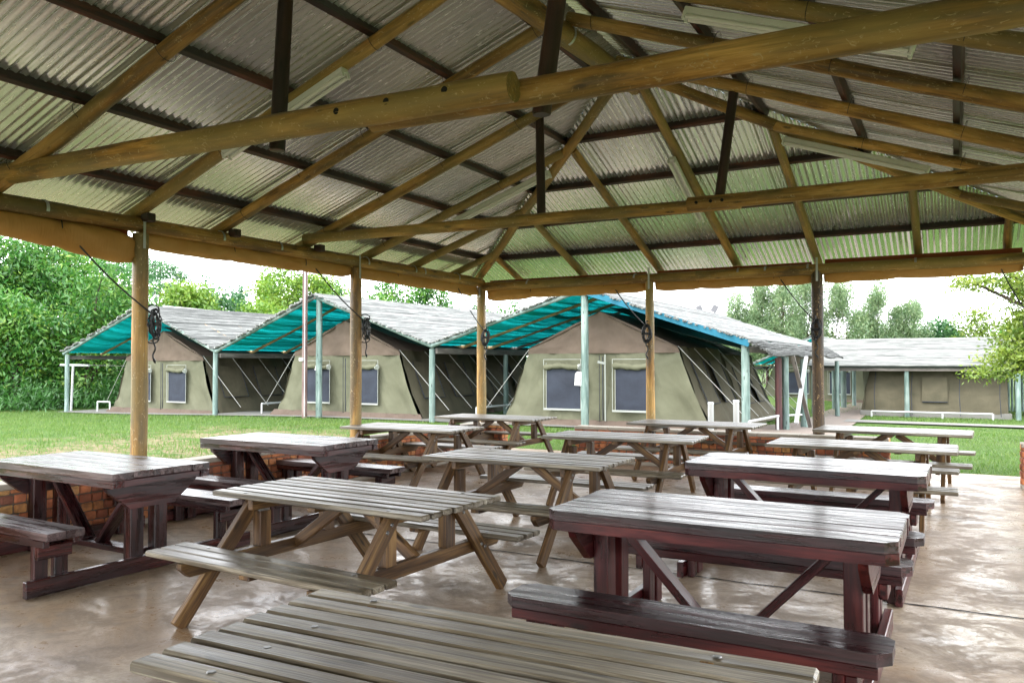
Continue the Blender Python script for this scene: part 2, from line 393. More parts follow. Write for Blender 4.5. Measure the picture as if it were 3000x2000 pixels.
W, YB, ROOFM, Z0 = 8.7, -17.2, .35, 3.2     # pavilion width, back, roof slope, rafter centre height over the eave beam
fb = MB(); fb.box((4.35, -8.25, -.11), (9.55, 18.7, .22), bev=.012)
fl = fb.build('pavilion_floor', M['floor'], None, (0, 0, 0)); tag(fl, 'worn polished concrete floor of the pavilion', 'floor', kind='structure')
# cracked expansion joints across the floor
for jy, jx0, jx1 in ((-6.29, .3, 9.0), (-11.2, .3, 9.0), (-2.4, .3, 4.2)):
    jb = MB(); pts = []
    n = int((jx1 - jx0) / .06)
    for i in range(n + 1):
        x = jx0 + (jx1 - jx0) * i / n
        pts.append((x, jy + .018 * mn.noise(Vector((x * 2.1, jy, 0))) + .012 * mn.noise(Vector((x * 9, jy, 3))), .010 + .008 * mn.noise(Vector((x * 14, jy, 7)))))
    vs = []
    for x, y, w in pts: vs += [(x, y - max(.004, w), .004), (x, y + max(.004, w), .004)]
    jb.raw(vs, [[2 * i, 2 * i + 2, 2 * i + 3, 2 * i + 1] for i in range(n)], vs)
    tag(jb.build('floor_joint', M['black']), 'dark crooked joint crossing the concrete floor', 'floor joint', kind='structure')

def strip(name, pts, mat, dz, label, cat):
    """ground-following ribbon, pts = [(xl,yl,xr,yr)]"""
    b = MB(); vs = []
    P = []
    for a, c in zip(pts[:-1], pts[1:]):
        for k in range(6): P.append([a[i] + (c[i] - a[i]) * k / 6 for i in range(4)])
    P.append(pts[-1]); m = 5
    for p in P:
        for k in range(m):
            x = p[0] + (p[2] - p[0]) * k / (m - 1); y = p[1] + (p[3] - p[1]) * k / (m - 1)
            vs.append((x, y, gz(x, y) + dz))
    b.raw(vs, [[i * m + k, i * m + k + 1, (i + 1) * m + k + 1, (i + 1) * m + k] for i in range(len(P) - 1) for k in range(m - 1)], vs)
    o = b.build(name, mat); tag(o, label, cat, kind='structure'); return o
strip('paver_path', [(1.6, 3.2, 5.4, 3.2), (1.8, 9.5, 5.0, 9.5), (2.7, 11.5, 4.7, 11.5), (3.0, 16, 4.6, 16), (2.9, 21, 4.5, 21), (3.2, 31, 4.7, 31)], M['paver'], .035, 'brown paved path running back between the canopies', 'path')
strip('cement_path', [(4.2, 16.9, 4.2, 15.7), (8, 16.5, 8, 15.6), (16, 16.0, 16, 15.0)], M['plinth'], .045, 'pale cement strip crossing the lawn on the right', 'path')
strip('canopy_apron', [(-22.6, 8.4, -22.6, 6.1), (-14, 8.6, -14, 6.2), (-8, 8.9, -8, 6.3), (1.6, 9, 1.6, 6.3)], M['plinth'], .032, 'grey cement apron under the tent fronts', 'apron')

# ------------------------------------------------------------------ brick walls
def brick_wall(name, x0, x1, y0, y1, along, label):
    """rough clay bricks around a mortar core with a cement coping"""
    root = empty(name, ((x0 + x1) / 2, (y0 + y1) / 2, 0), 0, label, 'brick wall', 'low brick walls round the pavilion')
    org = root.location; top = .515
    core = MB(); core.box(((x0 + x1) / 2, (y0 + y1) / 2, top / 2), (x1 - x0 - .03, y1 - y0 - .03, top), bev=.002)
    core.build('mortar_core', M['mortar'], root, org)
    b = MB(); ch = .0745
    rows = [(.06 + i * (ch + .011), 'h') for i in range(4)] + [(.06 + 4 * (ch + .011), 'h')]
    def run(a0, a1, fix, nrm, ax, z, L, h):
        a = a0 + (0 if L > .15 else 0)
        first = rnd(.4, 1) * L
        while a < a1 - .02:
            l = min(first if a == a0 else L * rnd(.96, 1.04), a1 - a); 
            if l > .03:
                d = .05; out = rnd(-.004, .012)
                c = [0, 0, z + h / 2]; s = [0, 0, h]
                c[ax] = a + l / 2; s[ax] = l - .011
                c[1 - ax] = fix + nrm * (out - d / 2); s[1 - ax] = d
                tn = min(1, max(0, random.gauss(.48, .24)))
                b.box(c, s, None, .010, ax, tn, .0035)
            a += l
    for i, (z, k) in enumerate(rows):
        L = .118; h = ch
        for fx, nr in ((x0, -1), (x1, 1)): run(y0, y1, fx, nr, 1, z, L, h)
        for fy, nr in ((y0, -1), (y1, 1)): run(x0, x1, fy, nr, 0, z, L, h)
    z = rows[-1][0] + ch + .011
    for fx, nr in ((x0, -1), (x1, 1)): run(y0, y1, fx, nr, 1, z, .232, .082)
    for fy, nr in ((y0, -1), (y1, 1)): run(x0, x1, fy, nr, 0, z, .232, .082)
    b.build('bricks', M['brick'], root, org)
    pl = MB(); pl.box(((x0 + x1) / 2, (y0 + y1) / 2, .027), (x1 - x0 + .012, y1 - y0 + .012, .054), bev=.01)
    pl.build('cement_base', M['cap'], root, org)
    cp = MB(); ln = (x1 - x0) if along == 0 else (y1 - y0); n = max(1, round(ln / .62))
    for i in range(n):
        a, c = i / n, (i + 1) / n
        if along == 0: cp.box((x0 + ln * (a + c) / 2, (y0 + y1) / 2, .553), (ln / n - .004, y1 - y0 + .05, .052 + rnd(-.003, .003)), bev=.009)
        else: cp.box(((x0 + x1) / 2, y0 + ln * (a + c) / 2, .553), (x1 - x0 + .05, ln / n - .004, .052 + rnd(-.003, .003)), bev=.009)
    cp.build('coping', M['cap'], root, org)
    return root
brick_wall('brick_wall', .04, .25, -13.5, -.26, 1, 'long low brick wall down the lawn side behind the two red-brown tables')
brick_wall('brick_wall', .04, .56, -.25, -.03, 0, 'short low brick wall stub in the far corner left of the gap')
brick_wall('brick_wall', 1.93, 6.60, -.25, -.03, 0, 'long low brick wall across the far end behind the rows of picnic tables')
brick_wall('brick_wall', 8.12, 8.66, -.25, -.03, 0, 'low brick wall end cut by the right edge of the photo')

# ------------------------------------------------------------------ pavilion
PAV = empty('pavilion', (4.35, -8.6, 0), 0, 'open sided log pavilion with a corrugated iron hip roof over the tables', 'pavilion')
PO = PAV.location
def logmesh(p0, p1, r0, r1, n=12, wob=.07, bend=.012, step=.22):
    p0, p1 = Vector(p0), Vector(p1); L = (p1 - p0).length; k = max(3, int(L / step)); o = Vector((rnd(0, 90), 0, 0))
    pts = []; rs = []
    for i in range(k + 1):
        t = i / k; e = math.sin(math.pi * t)
        b = Vector((mn.noise(o + Vector((t * L * .5, 1, 0))), mn.noise(o + Vector((t * L * .5, 5, 0))), mn.noise(o + Vector((t * L * .5, 9, 0))))) * bend * L * .35 * e
        pts.append(p0.lerp(p1, t) + b); rs.append(r0 + (r1 - r0) * t)
    b = MB(); b.tube(pts, rs, n, True, wob); return b
def log(name, p0, p1, r0, r1=None, mat='log', parent=PAV, org=PO, **kw):
    return logmesh(p0, p1, r0, r1 or r0, **kw).build(name, M[mat], parent, org)
def ring(c, axis, r, w, parent, name='metal_strap', mat='strap', a0=0, a1=360, thick=.003, org=PO):
    """band round a log: c centre, axis direction"""
    ax = Vector(axis).normalized(); ref = Vector((0, 0, 1)) if abs(ax.z) < .9 else Vector((1, 0, 0))
    u = ref.cross(ax).normalized(); v = ax.cross(u); b = MB(); n = 18; vs = []
    for i in range(n + 1):
        a = R(a0 + (a1 - a0) * i / n); d = u * math.cos(a) + v * math.sin(a)
        for rr, s in ((r, -1), (r, 1), (r + thick, 1), (r + thick, -1)): vs.append(Vector(c) + d * rr + ax * (s * w / 2))
    fs = []
    for i in range(n):
        for k in range(4): fs.append([i * 4 + k, i * 4 + (k + 1) % 4, (i + 1) * 4 + (k + 1) % 4, (i + 1) * 4 + k])
    b.raw(vs, fs, vs); return b.build(name, M[mat], parent, org)

# posts
S = 3.4345
for x, y, r in ((0, 0, .082), (0, -S, .083), (0, -2 * S, .083), (0, -3 * S, .08), (0, -4 * S, .08), (0, YB, .08),
             (3.143, 0, .07), (5.669, 0, .083), (8.28, 0, .08), (8.7, -S, .08), (8.7, -2 * S, .08), (8.7, -3 * S, .08), (8.7, -4 * S, .08), (8.7, YB, .08), (3, YB, .08), (5.7, YB, .08)):
    p = log('post', (x, y, -.05), (x + rnd(-.008, .008), y, 2.96), r * 1.02, r * .96, 'log_dark' if x == 5.669 else 'log', bend=.006)
    if y > -8 and x < 6:      # nailed strap up to the beam
        sb = MB()
        if x == 0 and y < 0: sb.box((x + .083, y - .02, 2.97), (.004, .03, .34), bev=.001)
        else: sb.box((x + .01, y - .086, 2.95), (.03, .004, .34), bev=.001)
        sb.build('metal_strap', M['strap'], p, PO)
# eave beams (butted at the posts)
def beam(p0, p1, r): return log('eave_beam', p0, p1, r, r * .96, bend=.004, wob=.06)
LB = [beam((0, -.0, 3.035), (0, -S, 3.045), .08), beam((0, -S, 3.05), (0, -7.6, 3.05), .082), beam((0, -7.6, 3.05), (0, -13, 3.05), .082), beam((0, -13, 3.05), (0, YB, 3.05), .08)]
FB = [beam((.06, 0, 2.965), (3.9, 0, 2.955), .078), beam((3.9, 0, 2.955), (8.7, 0, 2.955), .08)]
beam((8.7, 0, 3.04), (8.7, -8.6, 3.04), .08); beam((8.7, -8.6, 3.04), (8.7, YB, 3.04), .08); beam((0, YB, 3.0), (8.7, YB, 3.0), .08)
for y in (-5.85, -4.95, -3.25, -1.85, -.85, -7.9, -2.1): ring((0, y, 3.048), (0, 1, 0), .086, .03, LB[1], a0=-30, a1=200)
for x in (.95, 2.9, 4.55, 4.95, 5.55, 6.95): ring((x, 0, 2.956), (1, 0, 0), .085, .03, FB[1], a0=-60, a1=170)

def zl(x): return Z0 + ROOFM * x
RX = W / 2; RZ = zl(RX)
# common rafters of the left and right slopes, set out where the photo shows them
def rafter(p0, p1, r): return log('rafter', p0, p1, r, r * .86, bend=.008, wob=.09)
def tails(v, e): return v
purl_l = (.29, 1.245, 2.147, 3.12, 4.05); 
LR = []
for y, yr, r in ((-.675, None, .06), (-1.873, None, .062), (-3.1, None, .064), (-4.38, -4.39, .068), (-5.76, -5.85, .066), (-6.87, -7.03, .068), (-8.3, -8.28, .072), (-9.5, -9.5, .066), (-10.7, -10.7, .066), (-11.9, -11.9, .066)):
    xe = RX - .05 if yr is not None else abs(y) - .02
    yy = yr if yr is not None else y
    o = rafter((-.62, y, zl(-.62)), (xe, yy, zl(xe)), r); LR.append(o)
    for px_ in purl_l:
        if px_ < xe - .1:
            c = Vector((px_ + rnd(-.05, .05), y + (yy - y) * px_ / 4.3, zl(px_) + .03)); ring(c, (1, 0, .35), r * 1.25, .004, o, 'wire_tie', 'wire', thick=.004)
for y, yr, r in ((-1.55, -1.25, .06), (-3.0, -3.05, .064), (-4.0, -4.62, .066), (-5.3, -5.8, .068), (-6.55, -6.85, .068), (-8.1, -8.1, .068), (-9.4, -9.4, .066), (-10.7, -10.7, .066), (-11.9, -11.9, .066)):
    xe = RX + .05 if y < -3.9 else W - abs(yr) + .02
    o = rafter((W + .62, y, zl(-.62)), (xe, yr, zl(W - xe)), r); LR.append(o)
    for px_ in (4.65, 5.70, 6.59, 7.50, 8.41):
        if px_ > xe + .1:
            t = (W + .62 - px_) / (W + .62 - xe); c = Vector((px_, y + (yr - y) * t, zl(W - px_) + .03)); ring(c, (1, 0, -.35), r * 1.25, .004, o, 'wire_tie', 'wire', thick=.004)
# jack rafters of the far slope
for x, top, r in ((.62, -.6, .055), (1.86, -1.82, .06), (3.22, -3.12, .06), (4.47, -4.15, .062), (5.64, -3.02, .06), (6.98, -1.65, .056), (8.02, -.62, .055)):
    o = log('jack_rafter', (x + rnd(-.02, .02), .62, zl(-.62)), (x, top, zl(-top)), r, r * .85, bend=.01, wob=.1); LR.append(o)
    for py in (-.24, -1.2, -2.13, -3.06):
        if py > top + .1: ring((x, py + .06, zl(-py) + .03), (0, 1, -.35), r * 1.25, .004, o, 'wire_tie', 'wire', thick=.004)
# hips, ridge
log('hip_rafter', (-.45, .45, zl(-.45)), (4.28, -4.24, RZ - .04), .07, .06, bend=.006, wob=.09)
log('hip_rafter', (W + .45, .45, zl(-.45)), (4.5, -4.2, RZ - .04), .068, .06, bend=.008, wob=.09)
rb = log('ridge_beam', (4.36, -3.95, 4.66), (4.33, -8.0, 4.48), .10, .105, bend=.004, wob=.06)
log('ridge_beam', (4.33, -8.0, 4.48), (4.35, -13, 4.52), .1, .1)
ring((4.345, -5.75, 4.585), (0, 1, .03), .107, .035, rb, a0=-60, a1=250)
log('hip_rafter', (-.45, YB - .45, zl(-.45)), (4.3, -12.9, RZ - .02), .07, .06)
log('hip_rafter', (W + .45, YB - .45, zl(-.45)), (4.4, -12.9, RZ - .02), .07, .06)
# purlins
def purlin(p0, p1, n):
    b = MB(); b.bar(p0, p1, .058, .082, n); return b.build('purlin', M['purlin'], PAV, PO)
nl = Vector((-ROOFM, 0, 1)).normalized(); nr_ = Vector((ROOFM, 0, 1)).normalized(); nf = Vector((0, ROOFM, 1)).normalized(); nb = Vector((0, -ROOFM, 1)).normalized()
PD = .118
for x in purl_l:
    purlin((x, -x + .05, zl(x) + PD), (x, YB + x, zl(x) + PD), nl); purlin((W - x, -x + .05, zl(x) + PD), (W - x, YB + x, zl(x) + PD), nr_)
    if x < 3.9: purlin((x, -x, zl(x) + PD - .001), (W - x, -x, zl(x) + PD - .001), nf); purlin((x, YB + x, zl(x) + PD), (W - x, YB + x, zl(x) + PD), nb)
# trusses: tie beams of two overlapping logs, queen posts
ta = log('tie_beam', (-.18, -8.28, 3.285), (5.2, -8.285, 3.20), .092, .088, bend=.003, wob=.08, n=14)
log('tie_beam', (4.05, -8.12, 3.22), (8.95, -8.14, 3.17), .083, .09, bend=.003, wob=.06, n=14)
tb = log('tie_beam', (-.02, -4.44, 3.235), (5.6, -4.44, 3.165), .068, .064, bend=.003)
log('tie_beam', (5.12, -4.56, 3.165), (8.95, -4.56, 3.17), .07, .07, bend=.003)
for x in (3.95, 4.35, 4.78):
    b = MB(); b.tube([(x + .0, -8.375, 3.225), (x, -8.36, 3.225)], .022, 10); b.build('bolt_hole', M['black'], ta, PO)
for x in (5.22, 5.36, 5.47):
    b = MB(); b.tube([(x, -4.64, 3.165), (x, -4.625, 3.165)], .016, 8); b.build('bolt_hole', M['black'], tb, PO)
for x, xt, y, zb in ((3.165, 3.245, -8.1, 3.14), (5.225, 5.42, -7.98, 3.12), (3.39, 3.37, -4.34, 3.19), (5.39, 5.55, -4.44, 3.17)):
    z = zl(min(xt, W - xt))
    log('queen_post', (x, y, zb), (xt, y, z - .01), .058 if y < -7 else .05, .055 if y < -7 else .048, 'hanger', bend=.003, wob=.05)
    c = MB(); c.tube([(x, y, zb - .006), (x, y, zb)], .054 if y < -7 else .045, 12); c.build('post_end', M['purlin'], PAV, PO)
# packing blocks under the rafters on the left beam
for y in (-6.86, -5.72, -4.3):
    b = MB(); b.box((.10, y, 3.12), (.12, .10, .09), bev=.01); b.build('packing_block', M['hanger'], PAV, PO)

# corrugated sheets: one mesh per slope
def slope(kind):
    P = .076; AMP = .0105; n = 8; up = .158; ov = .75
    if kind in 'lr': a0, a1 = YB - ov, ov
    else: a0, a1 = -ov, W + ov
    k = int((a1 - a0) / P * n); vs = []; gs = []; tn = []; 
    for i in range(k + 1):
        a = a0 + P * i / n
        if kind in 'lr': lim = min(RX, -a if a > -RX else RX, (a - YB) if a < YB + RX else RX)
        else: lim = min(a, W - a, RX)
        lim = max(lim, -ov)
        w = math.floor((a - a0) / (P * 9)); ph = (a - a0) / (P * 9) - w
        h = AMP * math.cos(2 * math.pi * i / n) * (1 + .12 * mn.noise(Vector((a * 3, 2, 0)))) + .008 * (ph < .11) + .0025 * mn.noise(Vector((a * 1.4, 0, 0)))
        tone = .5 + .5 * mn.noise(Vector((w * 3.7, ord(kind), 1)))
        for s in (-ov, -ov + (lim + ov) * .34, -ov + (lim + ov) * .67, lim):
            z = zl(s) + up + h + .003 * mn.noise(Vector((s * 2, a * .9, 5)))
            vs.append({'l': (s, a, z), 'r': (W - s, a, z), 'f': (a, -s, z), 'b': (a, YB + s, z)}[kind]); gs.append((s, a, 0)); tn.append(tone)
    fs = [[i * 4 + j, i * 4 + j + 1, i * 4 + j + 5, i * 4 + j + 4] for i in range(k) for j in range(3)]
    b = MB(); b.raw(vs, fs, gs, True); b.t = tn
    b.build('roof_slope', M['sheet'], PAV, PO)
for k in 'lrfb': slope(k)
rc = MB()   # ridge and hip cappings
for p0, p1 in (((4.35, -4.2), (4.35, -13.0)), ((-.75, .75), (4.35, -4.35)), ((W + .75, .75), (4.35, -4.35)), ((-.75, YB - .75), (4.35, -12.85)), ((W + .75, YB - .75), (4.35, -12.85))):
    z0 = zl(min(p0[0], W - p0[0])) + .20; z1 = RZ + .20
    if p0[0] == 4.35: z0 = z1
    d = Vector((p1[0] - p0[0], p1[1] - p0[1], 0)).normalized(); s = Vector((d.y, -d.x, 0))
    drop = .06 if p0[0] == 4.35 else .045
    A, B = Vector((*p0, z0)), Vector((*p1, z1)); vs = [A - s * .2 - Vector((0, 0, drop)), A, A + s * .2 - Vector((0, 0, drop)), B - s * .2 - Vector((0, 0, drop)), B, B + s * .2 - Vector((0, 0, drop))]
    rc.raw(vs, [[0, 1, 4, 3], [1, 2, 5, 4]], vs)
rc.build('ridge_capping', M['sheet'], PAV, PO)

# ------------------------------------------------------------------ fluorescent battens
def tube_light(p0, p1, nrm, label, side):
    p0, p1 = Vector(p0), Vector(p1); x = (p1 - p0).normalized(); n = Vector(nrm).normalized(); y = n.cross(x).normalized(); n = x.cross(y)
    m = Matrix((x, y, n)).transposed(); L = (p1 - p0).length; c = (p0 + p1) / 2
    root = empty('fluorescent_light', c, 0, label, 'fluorescent light', 'fluorescent battens under the roof')
    b = MB(); b.box(c, (L, .085, .05), m, .006); b.build('lamp_body', M['tubewhite'], root, c)
    for s in (-1, 1):
        q = MB(); o = y * (s * .038) - n * .046
        q.tube([p0 + o + x * .03, p1 + o - x * .03], .0165, 10); q.build('lamp_tube', M['tubeglass'], root, c)
    for e, sg in ((p0, 1), (p1, -1)):
        for s in (-1, 1):
            q = MB(); q.box(e + y * (s * .038) - n * .040 + x * (sg * .014), (.022, .03, .062), m, .004)
            q.build('lamp_holder', M['tubewhite'], root, c)
    q = MB(); q.box(p1 - x * .18 - n * .0235 - y * .0, (.03, .008, .002), m, .0005); q.build('slot', M['black'], root, c)
    return root
tube_light((1.40, -7.02, zl(1.40) - .10), (2.88, -7.04, zl(2.88) - .10), nl, 'white twin fluorescent batten under a log rafter at upper left', 1)
tube_light((1.36, -2.99, zl(1.36) - .10), (2.82, -2.98, zl(2.82) - .10), nl, 'white twin fluorescent batten left of the far roof corner', 1)
tube_light((7.21, -6.62, zl(W - 7.21) - .10), (5.74, -6.70, zl(W - 5.74) - .10), nr_, 'large white twin fluorescent batten at top right behind the thick tie log', 1)
tube_light((7.20, -2.88, zl(W - 7.20) - .10), (5.74, -2.92, zl(W - 5.74) - .10), nr_, 'white twin fluorescent batten along the right hip logs', 1)
tube_light((4.36, -1.35, zl(1.35) - .07), (4.40, -2.80, zl(2.80) - .07), nf, 'white twin fluorescent batten hanging on the middle jack rafter of the far slope', 1)

# ------------------------------------------------------------------ rolled canvas blinds
def canvas_roll(a, b, label, r=.1, big0=0, big1=0, ties=(.33, .7), zc=2.83):
    """a,b: ends along the wall line; big = extra sag at either end"""
    a, b = Vector(a), Vector(b); d = (b - a).normalized(); out = Vector((-d.y, d.x, 0)); L = (b - a).length
    if out.x > 0 or out.y < -.5: out = -out
    c = (a + b) / 2; root = empty('canvas_blind', (c.x, c.y, zc), 0, label, 'canvas blind', 'rolled canvas blinds under the eave beams')
    n = int(L / .05); m = 18; vs = []; gs = []; o = Vector((rnd(0, 50), 0, 0))
    for i in range(n + 1):
        t = i / n; tie = min(abs(t - q) * L for q in ties); pin = math.exp(-(tie / .07) ** 2)
        rr = r * (1 - .14 * pin) * (1 + .05 * mn.noise(o + Vector((t * L * 1.3, 0, 0)))); sag = big0 * max(0, 1 - t * 2.2) ** 1.4 + big1 * max(0, t * 2.2 - 1.2) ** 1.3
        e = min(t, 1 - t) * L; rr *= min(1, .75 + e * 1.5)
        for k in range(m):
            an = 2 * math.pi * k / m
            y = math.cos(an) * rr * .85; z = math.sin(an) * rr * 1.05
            fold = .016 * mn.noise(o + Vector((t * L * 4.1 + z * 12, an * .9, 3))) + .026 * (1 - math.exp(-(tie / .35) ** 2)) * mn.noise(o + Vector((t * L * 1.2 - z * 14, 4, an * .5)))
            fold *= 1 + 6 * sag
            if z < 0: z *= 1 + sag / r * .9
            y += fold; z += fold * .7 - sag * .35
            p = a + d * (t * L) + out * y; vs.append((p.x, p.y, zc + z)); gs.append(Vector((t * L, k / m * .6, 0)) + o)
    fs = [[i * m + k, i * m + (k + 1) % m, (i + 1) * m + (k + 1) % m, (i + 1) * m + k] for i in range(n) for k in range(m)]
    fs += [list(range(m))[::-1], [n * m + k for k in range(m)]]
    q = MB(); q.raw(vs, fs, gs, True); q.build('rolled_canvas', M['roll'], root, root.location)
    # flat upper flap tied to the beam
    q = MB(); q.grid(lambda u, v: a + d * (u * L) + out * (.055 + .01 * mn.noise(Vector((u * L * 2, v, 1)))) + Vector((0, 0, zc + .02 + v * .22)), int(L / .2), 2, gsc=(L, .2)); q.build('upper_flap', M['rust'], root, root.location)
    for t in ties:
        p = a + d * (t * L); q = MB(); k = 14
        q.tube([(p.x + out.x * math.cos(2 * math.pi * j / k) * (r * .70), p.y + out.y * math.cos(2 * math.pi * j / k) * (r * .70), zc + .02 + math.sin(2 * math.pi * j / k) * (r * .95)) for j in range(k + 1)], .006, 5); q.build('tie_cord', M['rope_black'], root, root.location)
    return root
xo = -.075
canvas_roll((xo, -10.2, 0), (xo, -6.93, 0), 'thick sagging orange canvas blind left of the nearest lawn side post', .115, 0, .12, (.3, .76), 2.885)
canvas_roll((xo, -6.80, 0), (xo, -3.5, 0), 'pale brown rolled canvas blind between the two left posts', .092, 0, 0, (.36, .72), 2.905)
canvas_roll((xo, -3.36, 0), (xo, -.1, 0), 'rolled orange canvas blind from the second post to the corner post', .096, 0, .02, (.28, .72), 2.915)
canvas_roll((.1, .075, 0), (3.05, .075, 0), 'rolled orange canvas blind across the far end right of the corner post', .10, .03, 0, (.3, .76), 2.845)
canvas_roll((3.22, .075, 0), (5.58, .075, 0), 'rolled brown canvas blind between the two far end posts', .092, 0, 0, (.3, .78), 2.845)
canvas_roll((5.76, .075, 0), (8.2, .075, 0), 'rolled brown canvas blind right of the thick dark far post', .094, .03, 0, (.4, .86), 2.87)

# ------------------------------------------------------------------ pulley ropes with coils on iron hooks
def rope_set(top, coil, out, label):
    """top: where the rope leaves the blind; coil: on the post; out: direction away from the post"""
    top, c, out = Vector(top), Vector(coil), Vector(out).normalized()
    root = empty('pulley_rope', c, 0, label, 'rope', 'black blind ropes coiled on the posts'); t = out.cross(Vector((0, 0, 1))).normalized()
    b = MB(); pts = []
    for i in range(13):
        s = i / 12; p = top.lerp(c + Vector((0, 0, .1)), s); p.z -= .05 * math.sin(math.pi * s); pts.append(p)
    b.tube(pts, .0085, 6); b.build('rope_line', M['rope_black'], root, c)
    b = MB()
    for k in range(9):
        w = rnd(.035, .085); h = rnd(.10, .16); ph = rnd(-.35, .35); o = out * rnd(.0, .045)
        b.tube([c + o + t * (math.cos(2 * math.pi * j / 16) * w + math.sin(2 * math.pi * j / 16) * h * ph * .4) + Vector((0, 0, math.sin(2 * math.pi * j / 16) * h)) + out * (.012 * math.sin(3 * j + k)) for j in range(17)], .0075, 5, False)
    b.tube([c + t * s + out * .05 + Vector((0, 0, .01 * s)) for s in (-.05, .05)], .02, 8)
    b.build('rope_coil', M['rope_black'], root, c)
    b = MB()
    for sz in (1, -1):
        b.tube([c + out * (.0 + .075 * math.sin(a)) + Vector((0, 0, sz * (.10 + .05 * (1 - math.cos(a))))) for a in [R(x) for x in range(0, 300, 20)]], .0075, 6)
    b.build('iron_hook', M['iron'], root, c)
    b = MB(); b.tube([c + out * .02 + t * (.02 * math.sin(i * 1.1)) + Vector((0, 0, -.13 - i * .028)) for i in range(11)], [.009] * 9 + [.016, .004], 6); b.build('rope_tail', M['rope_black'], root, c)
    return root
rope_set((-.02, -7.68, 2.90), (.105, -6.80, 2.02), (1, .25, 0), 'black rope coil on the nearest lawn side post')
rope_set((-.02, -4.33, 2.94), (.105, -3.37, 2.10), (1, .25, 0), 'black rope coil on the second lawn side post')
rope_set((-.02, -.80, 2.94), (.10, -.05, 2.06), (.8, -.6, 0), 'black rope coil with blue end on the corner post')
rope_set((2.46, .02, 2.93), (3.13, -.10, 2.07), (0, -1, 0), 'black rope coil on the far end post in front of the middle tent door')
rope_set((5.09, .02, 2.95), (5.67, -.11, 2.08), (0, -1, 0), 'black rope coil on the thick dark far post')
rope_set((7.91, .02, 2.94), (8.26, -.10, 2.08), (0, -1, 0), 'black rope line slanting down at the right edge of the photo')

# ------------------------------------------------------------------ weathered A-frame picnic tables
def picnic_proto():
    root = empty('picnic_table')
    b = MB()
    for i in range(8):
        y = (i - 3.5) * .1085; b.box((rnd(-.006, .006), y, .7325 + rnd(-.002, .002)), (1.8, .091, .035), bev=.009)
    b.build('tabletop', M['slat'], root)
    for x in (-.60, .60):
        b = MB(); b.box((x - .05 * (1 if x > 0 else -1), 0, .679), (.045, .80, .072), bev=.005); b.build('top_batten', M['frame'], root)
    b = MB(); b.box((0, 0, .697), (.07, .78, .036), bev=.004); b.build('top_batten', M['frame'], root)
    for sx in (-1, 1):
        b = MB(); b.prism([(-.93, .37), (-.87, .315), (.87, .315), (.93, .37), (.93, .402), (-.93, .402)], sx * .55 - .0225, sx * .55 + .0225, 0)
        b.g = [(g[1], g[2], g[0]) for g in b.g]; b.build('cross_beam', M['frame'], root)
        for sy in (-1, 1):
            b = MB(); x = sx * .598
            ax = Vector((0, sy * .58, -.72)).normalized()
            b.bar((x, sy * .30, .715), (x, sy * .90, .012), .045, .10, (0, 1, 0)); lg = b.build('leg', M['frame'], root)
            for py, pz in ((.345, .66), (.385, .62), (.60, .37), (.645, .345)):
                q = MB(); q.tube([(x + sx * .0215, sy * py, pz), (x + sx * .029, sy * py, pz)], [.0135, .010], 10); q.build('bolt', M['bolt'], lg)
            b = MB(); b.box((sx * .545, sy * .30, .515), (.075, .095, .232), bev=.005); b.build('stub_post', M['frame'], root)
        b = MB(); b.bar((sx * .05, 0, .69), (sx * .535, 0, .365), .045, .075, bev=.004); b.build('brace', M['frame'], root)
    for sy in (-1, 1):
        b = MB()
        for i in range(3): b.box((rnd(-.006, .006), sy * .77 + (i - 1) * .1045, .4225), (1.8, .092, .035), bev=.007)
        b.build('seat', M['slat'], root)
        b = MB(); b.box((0, sy * .77, .39), (.09, .27, .03), bev=.004); b.build('seat_batten', M['frame'], root)
    for x in (-.62, .62):
        for y in (-.376, -.16, .055, .376):
            b = MB(); b.tube([(x, y, .7495), (x, y, .753)], [.014, .011], 10); b.build('bolt', M['bolt'], root)
        for sy in (-1, 1):
            b = MB(); b.tube([(x, sy * .665, .4395), (x, sy * .665, .4435)], [.014, .011], 10); b.build('bolt', M['bolt'], root)
    b = MB(); b.tube([(.02, -.16, .7495), (.02, -.16, .7512)], .023, 14); b.build('parasol_hole', M['black'], root)
    return root
pic = picnic_proto()
PICS = [(6.17, -10.32, 2.0, 'large weathered picnic table with dark gaps filling the bottom foreground'),
        (3.88, -8.10, -2.9, 'weathered A-frame picnic table in the centre left beside the dark varnished tables'),
        (3.93, -5.72, -.4, 'weathered picnic table in the middle directly behind the centre left one'),
        (.92, -3.37, 1.0, 'picnic table on the left behind the farther dark varnished table'),
        (.92, -1.10, -.5, 'picnic table nearest the corner post with the gap in the brick wall behind it'),
        (3.97, -3.31, 3.0, 'picnic table in the middle row in front of the long far brick wall'),
        (4.15, -.95, -1.5, 'picnic table standing closest to the long far brick wall left of the thick post'),
        (6.52, -3.08, -.4, 'picnic table at right directly behind the farther red varnished table'),
        (6.69, -.95, -2.0, 'picnic table farthest right by the thick dark far post and open lawn')]
for i, (x, y, a, lb) in enumerate(PICS):
    o = pic if i == 0 else copy_tree(pic)
    o.location = (x, y, 0); o.rotation_euler = (0, 0, R(a)); tag(o, lb, 'picnic table', 'weathered A-frame picnic tables')

